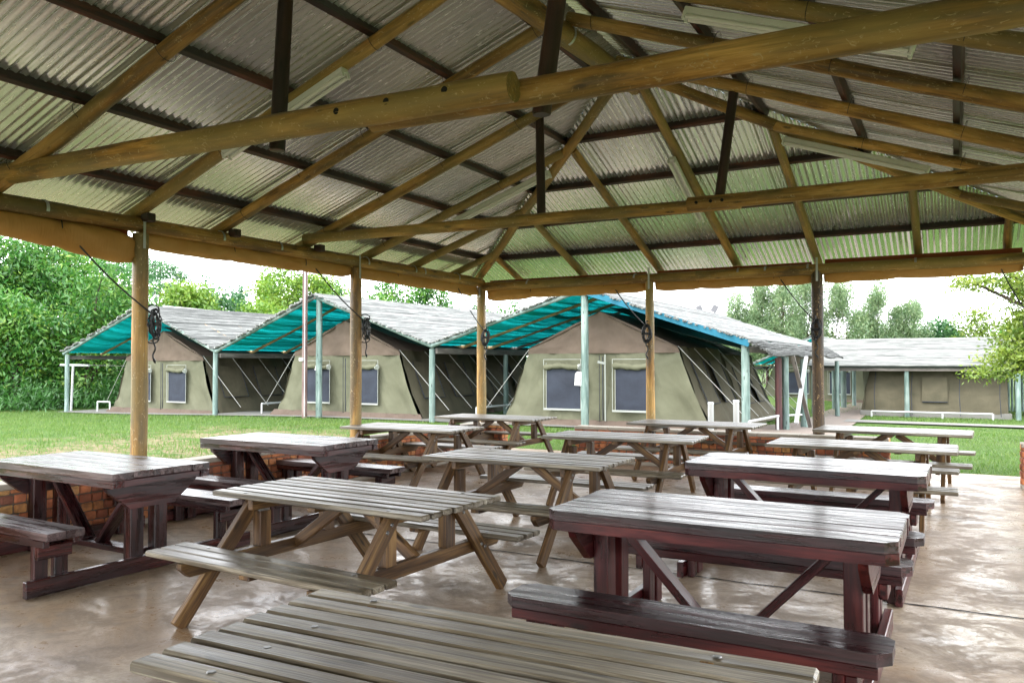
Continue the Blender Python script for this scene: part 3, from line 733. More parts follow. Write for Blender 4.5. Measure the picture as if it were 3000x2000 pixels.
# ------------------------------------------------------------------ heavy varnished tables with fixed benches
def heavy_proto(chamfer, mat, topm):
    root = empty('heavy_table'); L, Wd = .885, .43; ct = .055 if chamfer else .004
    b = MB(); pw = 2 * Wd / 5
    for i in range(5):
        y0, y1 = -Wd + i * pw + .002, -Wd + (i + 1) * pw - .002; e0, e1 = L + rnd(-.006, .006), L + rnd(-.006, .006)
        if i in (0, 4):
            if i == 0: poly = [(-e0 + ct, y0), (e1 - ct, y0), (e1, y0 + ct), (e1, y1), (-e0, y1), (-e0, y0 + ct)]
            else: poly = [(-e0, y0), (e1, y0), (e1, y1 - ct), (e1 - ct, y1), (-e0 + ct, y1), (-e0, y1 - ct)]
            b.prism(poly, .748, .80)
        else: b.box((0, (y0 + y1) / 2, .774 + rnd(-.002, .002)), (2 * L, y1 - y0, .052), bev=.006)
    tp = b.build('tabletop', M[topm], root)
    b = MB()
    for sy in (-1, 1):
        y0, y1 = sorted((sy * (Wd - .004), sy * (Wd - .09))); 
        if sy < 0: poly = [(-L + ct, y0), (L - ct, y0), (L, y0 + ct), (L, y1), (-L, y1), (-L, y0 + ct)]
        else: poly = [(-L, y0), (L, y0), (L, y1 - ct), (L - ct, y1), (-L + ct, y1), (-L, y1 - ct)]
        b.prism(poly, .693, .745)
    for sx in (-1, 1): b.box((sx * (L - .03), 0, .719), (.05, 2 * Wd - .19, .052), bev=.004)
    b.build('edge_board', M[mat], root)
    for sx in (-1, 1):
        b = MB(); x = sx * .735
        b.prism([(-.40, .69), (-.385, .655), (-.19, .50), (.19, .50), (.385, .655), (.40, .69)][::1], x - .023, x + .023, 0); b.g = [(g[1], g[2], g[0]) for g in b.g]; b.build('gusset', M[mat], root)
        for sy in (-1, 1):
            b = MB(); b.box((sx * .665, sy * .105, .35), (.09, .115, .69), bev=.005); b.build('leg', M[mat], root)
        b = MB(); b.box((sx * .738, 0, .066), (.048, 1.94, .115), bev=.005); b.build('floor_rail', M[mat], root)
        b = MB(); b.bar((sx * .60, 0, .685), (sx * .09, 0, .15), .11, .045, bev=.004); b.build('brace', M[mat], root)
    b = MB(); b.box((0, 0, .125), (1.24, .13, .045), bev=.004); b.build('stretcher', M[mat], root)
    for sy in (-1, 1):
        b = MB(); yc = sy * .77
        for k in (-1, 1):
            y0, y1 = sorted((yc + k * .002, yc + k * .135)); c2 = ct if chamfer else .003
            if k < 0: poly = [(-L + c2, y0), (L - c2, y0), (L, y0 + c2), (L, y1), (-L, y1), (-L, y0 + c2)]
            else: poly = [(-L, y0), (L, y0), (L, y1 - c2), (L - c2, y1), (-L + c2, y1), (-L, y1 - c2)]
            b.prism(poly, .40, .452)
        b.build('bench_seat', M[topm], root)
        b = MB()
        for k in (-1, 1): b.box((0, yc + k * .108, .372), (2 * L - .10, .045, .052), bev=.004)
        b.build('bench_apron', M[mat], root)
        for sx in (-1, 1):
            b = MB(); b.box((sx * .735, yc, .30), (.046, .245, .09), bev=.004); b.build('bench_gusset', M[mat], root)
            for k in (-1, 1):
                b = MB(); b.box((sx * .685, yc + k * .072, .175), (.05, .10, .345), bev=.005); b.build('bench_leg', M[mat], root)
    return root
h1 = heavy_proto(False, 'dark', 'darktop'); h2 = heavy_proto(True, 'red', 'redtop')
def place(o, x, y, a, lb, g):
    o.location = (x, y, 0); o.rotation_euler = (0, 0, R(a)); tag(o, lb, 'bench table', g)
place(h1, 1.115, -8.09, -1.5, 'square cornered dark varnished table with benches at the left edge of the photo', 'dark varnished tables with fixed benches')
place(copy_tree(h1), 1.085, -5.85, -.8, 'square cornered dark varnished table with benches behind the one at the left edge', 'dark varnished tables with fixed benches')
place(h2, 6.285, -7.87, -.3, 'glossy red-brown table with clipped corners and benches in the right foreground', 'dark varnished tables with fixed benches')
place(copy_tree(h2), 6.335, -5.45, -1.0, 'glossy red-brown table with clipped corners behind the one in the right foreground', 'dark varnished tables with fixed benches')

# ------------------------------------------------------------------ safari tents
def wr(p, amp, sc=1.0): return amp * (mn.noise(Vector(p) * 1.1 * sc) + .5 * mn.noise(Vector(p) * 2.7 * sc + Vector((5, 0, 0))))
def tent_proto():
    root = empty('canvas_tent'); HB, HE, ZE, ZP, ZG, D = 2.92, 2.04, 2.06, 2.98, 1.90, 3.75
    def half(z): t = z / ZE; return HB + (HE - HB) * (t ** .93)
    def front(u, v):
        z = .17 + (ZG - .17) * v; x = (u * 2 - 1) * half(z)
        ed = 1 - abs(u * 2 - 1)
        fold = .07 * math.sin(x * 5.2 + z * (1.3 if x > 0 else -1.3)) * math.exp(-ed * 3) + wr((x * 1.6 + z * .7, z * .6, 0), .085) + .03 * abs(math.sin((abs(x) - 1.2) * 5 + z * 3.1)) * math.exp(-((abs(x) - 1.9) / .5) ** 2)
        return (x, -.02 - fold - .05 * (1 - v), z)
    b = MB(); b.grid(front, 90, 36, gsc=(5.5, 1.7)); b.build('front_wall', M['olive'], root)
    def gable(u, v):
        q = u * 2 - 1; xb = q * half(ZG); xt = q * HE; zt = ZP - (ZP - ZE) * abs(q) ** 1.05; 
        x = xb + (xt - xb) * v; z = ZG + (zt - ZG) * v
        f = .05 * math.sin(q * 30) * math.exp(-abs(q) * 5) * v + wr((x * 1.3, z * 1.6, 9), .07)
        return (x, -.045 - f, z)
    b = MB(); b.grid(gable, 60, 14, gsc=(4.2, 1)); b.build('gable', M['mauve'], root)
    def skirt(u, v):
        x = (u * 2 - 1) * (HB + .14 * (1 - v)); z = -.03 + .21 * v
        return (x, -.10 - .16 * (1 - v) - wr((x * 2.6, z * 4, 4), .09), z)
    b = MB(); b.grid(skirt, 70, 5, gsc=(6, .3)); b.build('skirt', M['skirt'], root)
    for s in (-1, 1):
        def side(u, v):
            y = u * D; z = .02 + (ZE - .02) * v; x = half(z) + .03 * math.sin(v * 3)
            return (s * (x + wr((y * 1.6, z + y * .4, 3 + s), .11) - .05 * math.sin(v * math.pi)), y, z)
        b = MB(); b.grid(side if s > 0 else (lambda u, v, f=side: f(1 - u, v)), 26, 14, gsc=(3.7, 2.1)); b.build('side_wall', M['side'], root)
        for k, yy in enumerate((.95, 2.65)):       # rolled-down side window flaps
            def flap(u, v):
                y = yy - .55 + 1.1 * u; z = .62 + 1.08 * v; x = half(z)
                return (s * (x + .05 + .02 * math.sin(u * 3.1) + wr((y, z, 8 + k), .03)), y, z)
            b = MB(); b.grid(flap if s > 0 else (lambda u, v, f=flap: f(1 - u, v)), 8, 8, gsc=(1.1, 1.1)); fo = b.build('window_flap', M['side'], root)
            b = MB()
            for (ya, za, yb, zb) in ((-.55, .62, .55, .62), (-.55, .62, -.55, 1.7), (.55, .62, .55, 1.7)):
                b.tube([(s * (half(za + (zb - za) * t) + .07), yy + ya + (yb - ya) * t, za + (zb - za) * t) for t in (0, .33, .66, 1)], .012, 5)
            b.build('flap_hem', M['mesh'], fo)
        def roof(u, v):
            y = -.08 + u * (D + .16); x = (HE + .06) * (1 - v); z = ZE - .02 + (ZP - ZE + .02) * v
            return (s * x, y, z - .06 * math.sin(v * math.pi) + wr((x, y * .8, 1), .03))
        b = MB(); b.grid(roof if s > 0 else (lambda u, v, f=roof: f(1 - u, v)), 18, 8, gsc=(3.8, 2.2)); b.build('roof_panel', M['mauve'], root)
        if s > 0:
            b = MB(); b.grid(lambda u, v: (.12 + 3.35 * u, -.12 + 3.8 * v, 3.14 - 1.10 * u - .10 * math.sin(u * math.pi) - .04 * math.sin(v * 9)), 16, 14, gsc=(3.5, 3.8)); b.build('flysheet', M['fly'], root)
        for k, yy in enumerate((.0, 1.25, 2.5, 3.7)):
            b = MB(); b.tube([(s * (HE + .02), yy, ZE), (s * (HE + 1.62), yy + .25, .30)], .0095, 5); b.build('guy_rope', M['rope_white'], root)
    b = MB(); b.grid(lambda u, v: ((1 - u * 2) * half(.02 + 2.0 * v), D + .03, .02 + 2.0 * v), 12, 6); b.grid(lambda u, v: ((1 - 2 * u) * HE, D + .03, 2.0 + v * (ZP - ZE + .04) * (1 - abs(1 - 2 * u))), 12, 3); b.build('back_wall', M['olive'], root)
    # front windows: dark gauze, white binding, rolled flap above
    for x0, x1 in ((-1.47, -.50), (.48, 1.38)):
        z0, z1 = .46, 1.50
        b = MB(); b.grid(lambda u, v: (x0 + (x1 - x0) * u, -.175 - wr((u * 2 + x0, v * 2, 2), .018), z0 + (z1 - z0) * v), 10, 10, gsc=(1, 1)); w = b.build('window', M['mesh'], root)
        b = MB()
        for (a, c, e, d) in ((x0 - .10, z0 - .05, x1 + .03, z0), ):
            b.box(((a + e) / 2, -.185, (c + d) / 2), (e - a, .012, d - c), bev=.003)
        b.box((x0 - .085, -.185, (z0 + z1) / 2 + .1), (.016, .012, z1 - z0 + .30), bev=.003); b.box((x0 - .012, -.185, (z0 + z1) / 2 + .07), (.014, .012, z1 - z0 + .16), bev=.003)
        b.box((x1 + .02, -.185, (z0 + z1) / 2 + .1), (.016, .012, z1 - z0 + .30), bev=.003); b.box(((x0 + x1) / 2 - .03, -.185, z1 + .245), (x1 - x0 + .13, .012, .013), bev=.003)
        b.build('window_frame', M['trim'], w)
        b = MB(); b.tube([(x0 - .05 + (x1 - x0 + .05) * t, -.20 - .01 * math.sin(t * 9), z1 + .06 + .02 * math.sin(t * 7 + x0)) for t in [i / 10 for i in range(11)]], [.075 + .012 * math.sin(i * 2.1) for i in range(11)], 10, True, .15); b.build('rolled_flap', M['olive'], w)
        b = MB(); b.tube([(x1 - .02, -.20, z1 + .05), (x1 + .03, -.235, z1 + .03)], [.085, .07], 10); b.build('flap_end', M['trim'], w)
    b = MB(); b.box((.12, -.15, 1.0), (.02, .02, 1.62), bev=.003); b.box((.02, -.14, 1.0), (.008, .02, 1.7), bev=.001); b.build('door_zip', M['mesh'], root)
    return root
tent = tent_proto()
ROW = 'canvas safari tents under the lath canopies'
TENTS = [(-17.75, 7.15, -.20, 'olive canvas tent under the leftmost lath canopy beside the bushes'), (-9.12, 7.0, -.06, 'olive canvas tent with tag 12 under the middle canopy'),
         (-.62, 7.0, -.05, 'largest looking olive canvas tent behind the far post with card 11'), (-17.75, 11.35, -.25, 'canvas tent pitched behind the leftmost tent'),
         (-9.12, 11.2, -.12, 'canvas tent pitched behind the middle tent'), (-.62, 11.2, -.22, 'canvas tent pitched behind the largest looking tent'),
         (1.62, 29.3, -.37, 'distant olive tent with two dark windows seen past the crossed braces')]
for i, (x, y, z, lb) in enumerate(TENTS):
    o = tent if i == 0 else copy_tree(tent)
    o.location = (x, y, z); tag(o, lb, 'tent', ROW)
# white zip strip on the tent door of the near right tent is its own strip of binding
zs = MB(); zs.box((.0, -.17, 1.02), (.035, .012, 1.7), bev=.003); zs.box((-.10, -.18, 1.66), (.20, .012, .06), Matrix.Rotation(R(12), 3, 'Y'), .003); zs.build('door_binding', M['trim'], [o for o in bpy.data.objects if o.get('label', '').startswith('largest')][0]).location = (.19, 0, 0)

def number_tag(loc, rot, txt, label):
    root = empty('number_tag', loc, 0, label, 'number tag', 'tent number tags'); root.rotation_euler = (0, R(rot), 0)
    b = MB(); b.prism([(-.12, -.16), (.12, -.16), (.11, .14), (.05, .20), (-.05, .20), (-.11, .14)], -.006, .006, 1); b.build('card', M['paper'], root)
    cu = bpy.data.curves.new('number', 'FONT'); cu.body = txt; cu.size = .17; cu.align_x = 'CENTER'; cu.align_y = 'CENTER'; cu.extrude = .001
    cu.materials.append(M['ink']); tmp = bpy.data.objects.new('number_text', cu); COL.objects.link(tmp); bpy.context.view_layer.update()
    nm = bpy.data.meshes.new_from_object(tmp.evaluated_get(bpy.context.evaluated_depsgraph_get())); bpy.data.objects.remove(tmp)
    t = bpy.data.objects.new('number', nm); COL.objects.link(t); t.parent = root; t.location = (0, -.0085, -.04); t.rotation_euler = (R(90), 0, 0)
number_tag((-9.97, 6.72, 1.52), 14, '12', 'tilted white tag numbered 12 hanging at the middle tent window')
number_tag((-1.10, 6.70, 1.18), 2, '11', 'white card numbered 11 half hidden by the tall pale green pole')

# ------------------------------------------------------------------ lath canopies
def lath_field(b, P0, P1, n, length, ydir, r=.029, seg=10, ext=.22, step=None):
    """laths parallel to ydir spread from P0 (eave) to P1 (ridge)"""
    P0, P1, yd = Vector(P0), Vector(P1), Vector(ydir); nn = (P1 - P0).cross(yd).normalized()
    if nn.z < 0: nn = -nn
    for i in range(n):
        t = (i + .5) / n; p = P0.lerp(P1, t); e0 = rnd(.02, ext); e1 = rnd(.02, ext); L = length + e0 + e1
        rr = r * rnd(.75, 1.3); o = Vector((rnd(0, 90), 0, 0)); pts = []; rs = []
        for k in range(seg + 1):
            s = k / seg
            q = p + yd * (-e0 + L * s) + (P1 - P0).normalized() * (.022 * mn.noise(o + Vector((s * L * .6, 0, 0)))) + nn * (.016 * mn.noise(o + Vector((0, s * L * .6, 0))) + rr - .05 * math.sin(math.pi * t) )
            pts.append(q); rs.append(rr * (1 + .25 * mn.noise(o + Vector((0, 0, s * L)))))
        b.tube(pts, rs, 5, True, 0)
def canopy(x0, xr, x1, y0, L, ze0, zr, ze1, label, poles, gap=1.45, hem=False, sag=.10):
    root = empty('shade_canopy', (xr, y0, gz(xr, y0)), 0, label, 'shade canopy', 'lath and shade cloth canopies'); org = root.location
    for side, xe, ze in ((-1, x0, ze0), (1, x1, ze1)):
        Ls = math.hypot(xe - xr, zr - ze); n = int(Ls / .064)
        b = MB(); lath_field(b, (xe, y0, ze + .075), (xr, y0, zr + .075), n, L, (0, 1, 0)); b.build('lath_roof', M['lath'], root, org)
        b = MB(); k = max(2, int(L / gap))
        def cloth(u, v):
            fr = (u * k) % 1; return (xe + (xr - xe) * v, y0 + .02 + L * u, ze + (zr - ze) * v + .052 - sag * .5 * math.sin(math.pi * fr) * math.sin(math.pi * v) - .03 * math.sin(math.pi * v) + .012 * mn.noise(Vector((u * L * 4, v * 2, side))))
        b.grid(cloth, k * 10, 16, gsc=(L, Ls)); b.build('shade_cloth', M['teal'], root, org)
        for j in range(k + 1):
            y = y0 + L * j / k; mt = 'pole' if j == 0 else ('pole_gold' if j in (1, 2) else 'greywood')
            log('canopy_rafter', (xe - side * -.06, y, ze), (xr, y, zr), .055, .05, mt, root, org, n=9, step=.5)
        b = MB(); b.bar((xe - side * .02, y0 + .1, ze - .13), (xe - side * .02, y0 + L, ze - .13), .06, .15); b.build('eave_plank', M['greywood'], root, org)
        if hem and side > 0:
            b = MB(); b.bar((xr + .05, y0 - .075, zr - .01), (xe + .05, y0 - .075, ze - .01), .008, .15, (0, 0, 1)); b.build('blue_hem', M['blue'], root, org)
    log('ridge_pole', (xr, y0 - .05, zr - .03), (xr, y0 + L, zr - .03), .05, .05, 'greywood', root, org, n=9, step=.6)
    for (x, y, zt, r, mt) in poles: log('canopy_pole', (x, y, gz(x, y) - .05), (x, y, zt), r, r * .93, mt, root, org, n=10, step=.4)
    return root
canopy(-22.35, -17.9, -14.12, 6.3, 12.5, 1.97, 3.56, 1.99, 'leftmost grey lath canopy with sagging teal cloth next to the bushes',
       [(-22.25, 6.35, 1.95, .085, 'pole'), (-17.9, 12, 3.4, .08, 'pole'), (-22.25, 12, 1.9, .08, 'pole'), (-22.25, 18, 1.9, .08, 'pole')], sag=.35)
canopy(-14.0, -9.72, -5.42, 6.3, 12.6, 2.0, 3.62, 2.06, 'middle grey lath canopy with teal cloth between the two left posts',
       [(-14.12, 6.33, 1.98, .085, 'pole'), (-9.62, 6.36, 3.6, .10, 'pole'), (-14.05, 12, 1.9, .08, 'pole'), (-14.05, 18, 1.9, .08, 'pole')])
c3 = canopy(-5.28, -.82, 3.30, 6.2, 13.0, 2.08, 3.42, 2.04, 'right hand grey lath canopy with a blue front hem over the largest looking tent',
       [(-5.42, 6.33, 2.0, .09, 'pole'), (-.76, 6.3, 3.40, .098, 'pole'), (3.22, 6.3, 2.0, .098, 'pole'), (-5.4, 10.5, 1.95, .085, 'pole'), (3.60, 8.15, 1.72, .085, 'pole_dark'), (3.74, 8.3, 1.75, .082, 'pole'), (3.79, 10.67, 1.7, .095, 'pole'), (3.72, 14, 1.65, .08, 'pole'), (3.7, 18.5, 1.65, .08, 'pole')], hem=True)
# sagging lath fringe hanging off the right eave of that canopy, and its crossed braces
b = MB()
for i in range(10):
    x, z = 3.86 - .055 * i, 1.78 + .034 * i; o3 = Vector((rnd(0, 90), 0, 0)); rr = rnd(.026, .04)
    b.tube([(x + .06 * mn.noise(o3 + Vector((k * .45, 0, 0))), 6.1 - rnd(0, .1) + 12.9 * k / 22, z + .05 * mn.noise(Vector((k * .33, i * .12, 4))) + .035 * mn.noise(o3 + Vector((0, k * .5, 0)))) for k in range(23)], [rr * (1 + .25 * mn.noise(o3 + Vector((0, 0, k * .9)))) for k in range(23)], 6); b.build('lath_fringe', M['lath'], c3, c3.location)
b = MB(); b.bar((3.86, 8.6, 1.78), (4.02, 10.2, -.10), .05, .10, (1, 0, 0)); b.build('cross_brace', M['greywood'], c3, c3.location)
b = MB(); b.bar((3.92, 10.3, 1.75), (3.98, 8.3, .12), .05, .10, (1, 0, 0)); b.build('cross_brace', M['white'], c3, c3.location)
# canopy over the distant tent
canopy(-1.35, 1.55, 4.3, 27.9, 7.5, 1.45, 2.80, 1.5, 'distant teal gabled canopy peeping over the side-on lath roof', [(-1.3, 28, 1.4, .08, 'pole_dark'), (-1.2, 31, 1.4, .08, 'pole_dark'), (4.2, 28, 1.4, .08, 'pole')], gap=2.4)
# side-on canopy at right: ridge along X
def side_canopy():
    x0, L, ye, yr, yb, ze, zr = 2.65, 9.2, 19.35, 23.6, 27.5, 1.44, 2.52
    root = empty('shade_canopy', (6.5, ye, gz(6.5, ye)), 0, 'side-on grey lath canopy at right with its long eave facing the lawn', 'shade canopy', 'lath and shade cloth canopies'); org = root.location
    for y, z in ((ye, ze), (yb, 1.5)):
        b = MB(); n = 62; lath_field(b, (x0, y, z), (x0, yr, zr), n, L, (1, 0, 0), .034, 10, .12); b.build('lath_roof', M['lath'], root, org)
        b = MB(); b.grid(lambda u, v: (x0 + L * u, y + (yr - y) * v, z + (zr - z) * v - .035 - .05 * math.sin(math.pi * v)), 20, 8); b.build('shade_cloth', M['fly'], root, org)
    b = MB(); b.bar((x0, ye + .1, ze - .09), (x0 + L, ye + .1, ze - .09), .06, .12); b.build('eave_plank', M['greywood'], root, org)
    for x, y, zt, r in ((5.89, 19.55, 1.40, .085), (9.24, 19.45, 1.4, .085), (3.05, 22.9, 1.9, .085), (3.25, 24.35, 2.1, .12), (3.47, 26.25, 1.7, .085), (2.75, 19.5, 1.4, .07), (11.7, 19.5, 1.4, .085)):
        log('canopy_pole', (x, y, gz(x, y) - .05), (x, y, zt), r, r * .94, 'pole', root, org, n=10, step=.4)
side_canopy()
# tent seen side-on under it
def side_tent():
    z = -.36; root = empty('canvas_tent', (6.7, 20.0, z), 0, 'side-on brown canvas tent with a closed square flap behind a white rail', 'tent', ROW); org = root.location
    def wall(u, v):
        x = 4.42 + 4.55 * u; zz = .17 + 1.5 * v; y = 19.75 + .38 * v + .25 * max(0, .09 - u) * 8
        return (x + (.28 * (v - .3) * math.exp(-u * 14)), y - wr((x * 1.2, zz * .9, 0), .05), z + zz)
    b = MB(); b.grid(wall, 46, 16, gsc=(4.5, 1.6)); b.build('side_wall', M['side'], root, org)
    b = MB(); b.grid(lambda u, v: (4.42 + 4.55 * u, 20.13 + 1.9 * v, z + 1.67 + .45 * v), 12, 4); b.build('roof_panel', M['mauve'], root, org)
    b = MB(); b.grid(lambda u, v: (4.45 + .02 * math.sin(v * 5), 19.8 + 3.3 * u, z + .05 + 1.65 * v), 8, 6); b.build('end_wall', M['olive'], root, org)
    def flap(u, v): return (6.36 + .80 * u, 19.72 + .33 * (.38 + v * .5) - .05 - .02 * math.sin(u * 3), z + .56 + .86 * v)
    b = MB(); b.grid(flap, 8, 8, gsc=(.8, .9)); fo = b.build('window_flap', M['side'], root, org)
    b = MB(); b.tube([flap(t, 0) for t in (0, .5, 1)], .018, 6); b.build('flap_hem', M['mesh'], fo, org)
    for x in (4.85, 6.05, 7.55, 8.75):
        b = MB(); b.tube([(x, 20.0, z + 1.62), (x - .03, 19.6, z + .8), (x, 19.55, z + .1)], .012, 5); b.build('wall_strap', M['mesh'], root, org)
    b = MB(); b.box((6.7, 19.95, z + .08), (4.75, .45, .26), bev=.02); b.build('plinth', M['plinth'], root, org)
side_tent()

# ------------------------------------------------------------------ white rails, pipes, poles
def rail(pts, h, label, r=.03):
    c = Vector(pts[0]); root = empty('pipe_rail', c, 0, label, 'pipe rail', 'white pipe rails beside the tents')
    b = MB(); b.tube([(p[0], p[1], p[2] + h) for p in pts], r, 8); b.build('rail_bar', M['white'], root, c)
    for p in pts:
        b = MB(); b.tube([(p[0], p[1], p[2] - .05), (p[0], p[1], p[2] + h - .005)], r, 8); b.build('rail_leg', M['white'], root, c)
def rp(x, y): return (x, y, gz(x, y))
rail([rp(-13.0, 7.3), rp(-13.15, 10.2), rp(-13.3, 13)], .36, 'white pipe rail between the leftmost and middle tents')
rail([rp(-4.75, 7.6), rp(-4.6, 9.9), rp(-4.5, 12.5)], .36, 'white pipe rail between the middle and largest looking tents')
rail([rp(3.45, 5.6), rp(3.60, 8.0), rp(3.75, 10.7)], .37, 'white pipe rail by the maroon pole and crossed braces')
rail([rp(-21.35, 7.0), rp(-20.6, 7.0)], .40, 'short white pipe rail left of the leftmost tent')
rail([rp(4.75, 19.3), rp(7.0, 19.28), rp(8.5, 19.3)], .20, 'long low white rail in front of the side-on tent', .032)
for i, (x, y, h, lb) in enumerate(((3.49, 2.3, .88, 'left of two short white pipes standing behind the far brick wall'), (3.96, 2.25, .93, 'right of two short white pipes standing behind the far brick wall'))):
    root = empty('vent_pipe', (x, y, gz(x, y)), 0, lb, 'white pipe', 'short white pipes behind the far wall'); o = root.location
    b = MB(); b.tube([(x, y, -.1), (x, y, h)], .052, 16); b.build('pipe', M['white'], root, o)
    b = MB(); b.tube([(x, y, h - .035), (x, y, h + .004), (x, y, h + .01)], [.056, .056, .04], 16); b.build('cap', M['white'], root, o)
    b = MB(); b.tube([(x + .01, y - .05, .62), (x + .01, y - .058, .62)], .012, 10); b.build('screw', M['white'], root, o)
# brown pole with conduit in front of the middle canopy
px, py = -9.86, 6.0
root = empty('service_pole', (px, py, gz(px, py)), 0, 'slim brown pole with white conduit and box before the middle tent', 'pole'); o = root.location
log('pole_shaft', (px, py, -.1), (px, py, 4.9), .085, .075, 'pole_brown', root, o, n=10)
b = MB(); b.tube([(px + .06, py - .075, .0), (px + .06, py - .075, 4.8)], .014, 6); b.build('conduit', M['white'], root, o)
b = MB(); b.box((px - .05, py - .10, 1.72), (.15, .07, .10), bev=.01); b.build('junction_box', M['white'], root, o)
b = MB(); b.tube([(-9.50, 6.24, -.05), (-9.50, 6.24, .42)], .03, 8); tag(b.build('tap_pipe', M['white'], None, (-9.50, 6.24, -.05)), 'short white pipe beside the tall pale green pole of the middle canopy', 'white pipe')
bpy.data.objects['tap_pipe'].location = (0, 0, 0)
# T-shaped washing line post
root = empty('washing_line_post', (-23.0, 7.0, gz(-23, 7)), 0, 'white T-shaped washing line post at far left before the bushes', 'washing line post'); o = root.location
b = MB(); b.tube([(-23.0, 7.0, -.3), (-22.9, 7.0, 1.52)], .045, 10); b.build('upright', M['white'], root, o)
b = MB(); b.tube([(-23.55, 6.9, 1.55), (-22.1, 7.15, 1.53)], .045, 10); b.build('crossbar', M['white'], root, o)
b = MB()
for k in range(3): b.tube([(-22.2 - k * .5, 7.1 - .06 * k, 1.55), (-20, 10.5, 1.44), (-18.5, 13, 1.5)], .006, 4)
b.build('line', M['rope_white'], root, o)
# floodlights on the canopy ridge
for i, (x, a) in enumerate(((-1.45, -25), (-.85, 30))):
    root = empty('floodlight', (x, 19.2, 3.5), 0, ('left' if i == 0 else 'right') + ' one of two small floodlights on the far end of the canopy ridge', 'floodlight', 'floodlights on the ridge'); o = root.location
    b = MB(); b.box((x, 19.2, 3.72), (.24, .06, .30), Matrix.Rotation(R(a), 3, 'Y'), .012); b.build('lamp_head', M['grey'], root, o)
    b = MB(); b.tube([(x + .08 * (1 if i == 0 else -1), 19.2, 3.42), (x, 19.2, 3.64)], .02, 6); b.build('bracket', M['grey'], root, o)
# pale roof of a building behind the leftmost canopy
root = empty('pale_roofed_building', (-26, 17, -.3), 0, 'building with a pale sheet roof behind the leftmost canopy', 'building'); o = root.location
T = [Vector(q) for q in ((-29.7, 16.3, 4.71), (-22.3, 18.2, 3.91), (-22.7, 15.9, 2.95), (-28.6, 14.0, 3.75))]
b = MB(); dn = Vector((0, 0, -.14)); qs = T + [q + dn for q in T]
b.raw(qs, [[3, 2, 1, 0], [4, 5, 6, 7], [0, 1, 5, 4], [1, 2, 6, 5], [2, 3, 7, 6], [3, 0, 4, 7]], qs); b.build('roof', M['whiteroof'], root, o)
b = MB(); b.box(((T[0] + T[1]) / 2 + Vector((0, 1.5, -3.2)))[:], (6.5, 1.8, 4.2), Matrix.Rotation(R(14), 3, 'Z'), .02); b.build('wall', M['plinth'], root, o)
# blue grey paling fence at far right
root = empty('pole_fence', (10.5, 25, -.4), 0, 'blue grey upright pole fence behind the side-on tent at far right', 'fence'); o = root.location
b = MB()
for i in range(40): b.tube([(8.9 + i * .115, 25 + rnd(-.01, .01), -.5), (8.9 + i * .115, 25, 1.35 + rnd(-.05, .05))], .05, 6, True, .05)
b.build('palings', M['pole'], root, o)

# ------------------------------------------------------------------ vegetation
def leaves(C, n_per, spread, size, ratio, droop=0, up=.4):
    """C: (k,3) cluster centres; returns quads and tone"""
    k = len(C); N = k * n_per
    P = np.repeat(C, n_per, 0) + RNG.normal(0, 1, (N, 3)) * np.array(spread)
    d = RNG.normal(0, 1, (N, 3)); d[:, 2] += -droop; d /= np.linalg.norm(d, axis=1)[:, None]
    nrm = RNG.normal(0, 1, (N, 3)); nrm[:, 2] = np.abs(nrm[:, 2]) + up
    s = np.cross(d, nrm); s /= np.linalg.norm(s, axis=1)[:, None] + 1e-9
    L = size * RNG.uniform(.6, 1.35, (N, 1)); w = L * ratio
    V = np.stack([P - d * L * .5, P + s * w * .5 - d * L * .05, P + d * L * .5, P - s * w * .5 - d * L * .05], 1)
    ct = np.repeat(RNG.uniform(0, 1, k), n_per); tone = np.clip(.62 * ct + .38 * RNG.uniform(0, 1, N), 0, 1)
    return V, tone
def crown_clusters(lobes, k, inner=.55):
    out = []
    vol = np.array([l[1][0] * l[1][2] for l in lobes]); vol = vol / vol.sum()
    for (c, r), q in zip(lobes, vol):
        n = max(4, int(k * q)); d = RNG.normal(0, 1, (n, 3)); d /= np.linalg.norm(d, axis=1)[:, None]
        rad = RNG.uniform(inner, 1.05, (n, 1)) ** .8
        out.append(np.array(c) + d * rad * np.array(r))
    return np.concatenate(out)
def tree(name, base, lobes, k, n_per, spread, size, ratio, mat, label, cat='tree', group=None, trunk=.18, droop=0, inner=.5, twigs=14, stems=1):
    bx, by = base; bz = gz(bx, by); root = empty(name, (bx, by, bz), 0, label, cat, group); o = Vector((bx, by, bz))
    C = crown_clusters(lobes, k, inner); C = C[C[:, 2] > bz + .1]
    V, tone = leaves(C, n_per, spread, size, ratio, droop)
    np_mesh('crown', V - np.array(o), 4, M[mat], root, tone)
    b = MB()
    for s in range(stems):
        e = Vector((rnd(-.3, .3) * (s > 0), rnd(-.3, .3) * (s > 0), 0)); top = Vector(lobes[min(s, len(lobes) - 1)][0]); mid = o + e + (top - o) * .45 + Vector((rnd(-.2, .2), rnd(-.2, .2), 0))
        b.tube([o + e * .5 - Vector((0, 0, .1)), (o + e * .7).lerp(mid, .5), mid, top], [trunk, trunk * .85, trunk * .65, trunk * .3], 8, False, .1)
        for l in lobes: 
            q = Vector(l[0]); b.tube([mid, mid.lerp(q, .5) + Vector((0, 0, .2)), q], [trunk * .5, trunk * .35, trunk * .18], 6, False, .1)
    for i in RNG.choice(len(C), min(twigs, len(C)), False):
        q = Vector(C[i]); l = min(lobes, key=lambda t: (Vector(t[0]) - q).length); c = Vector(l[0]); b.tube([c, c.lerp(q, .5) + Vector((0, 0, .1)), q], [trunk * .2, trunk * .12, trunk * .05], 5, False)
    b.build('trunk', M['bark'], root, o); return root
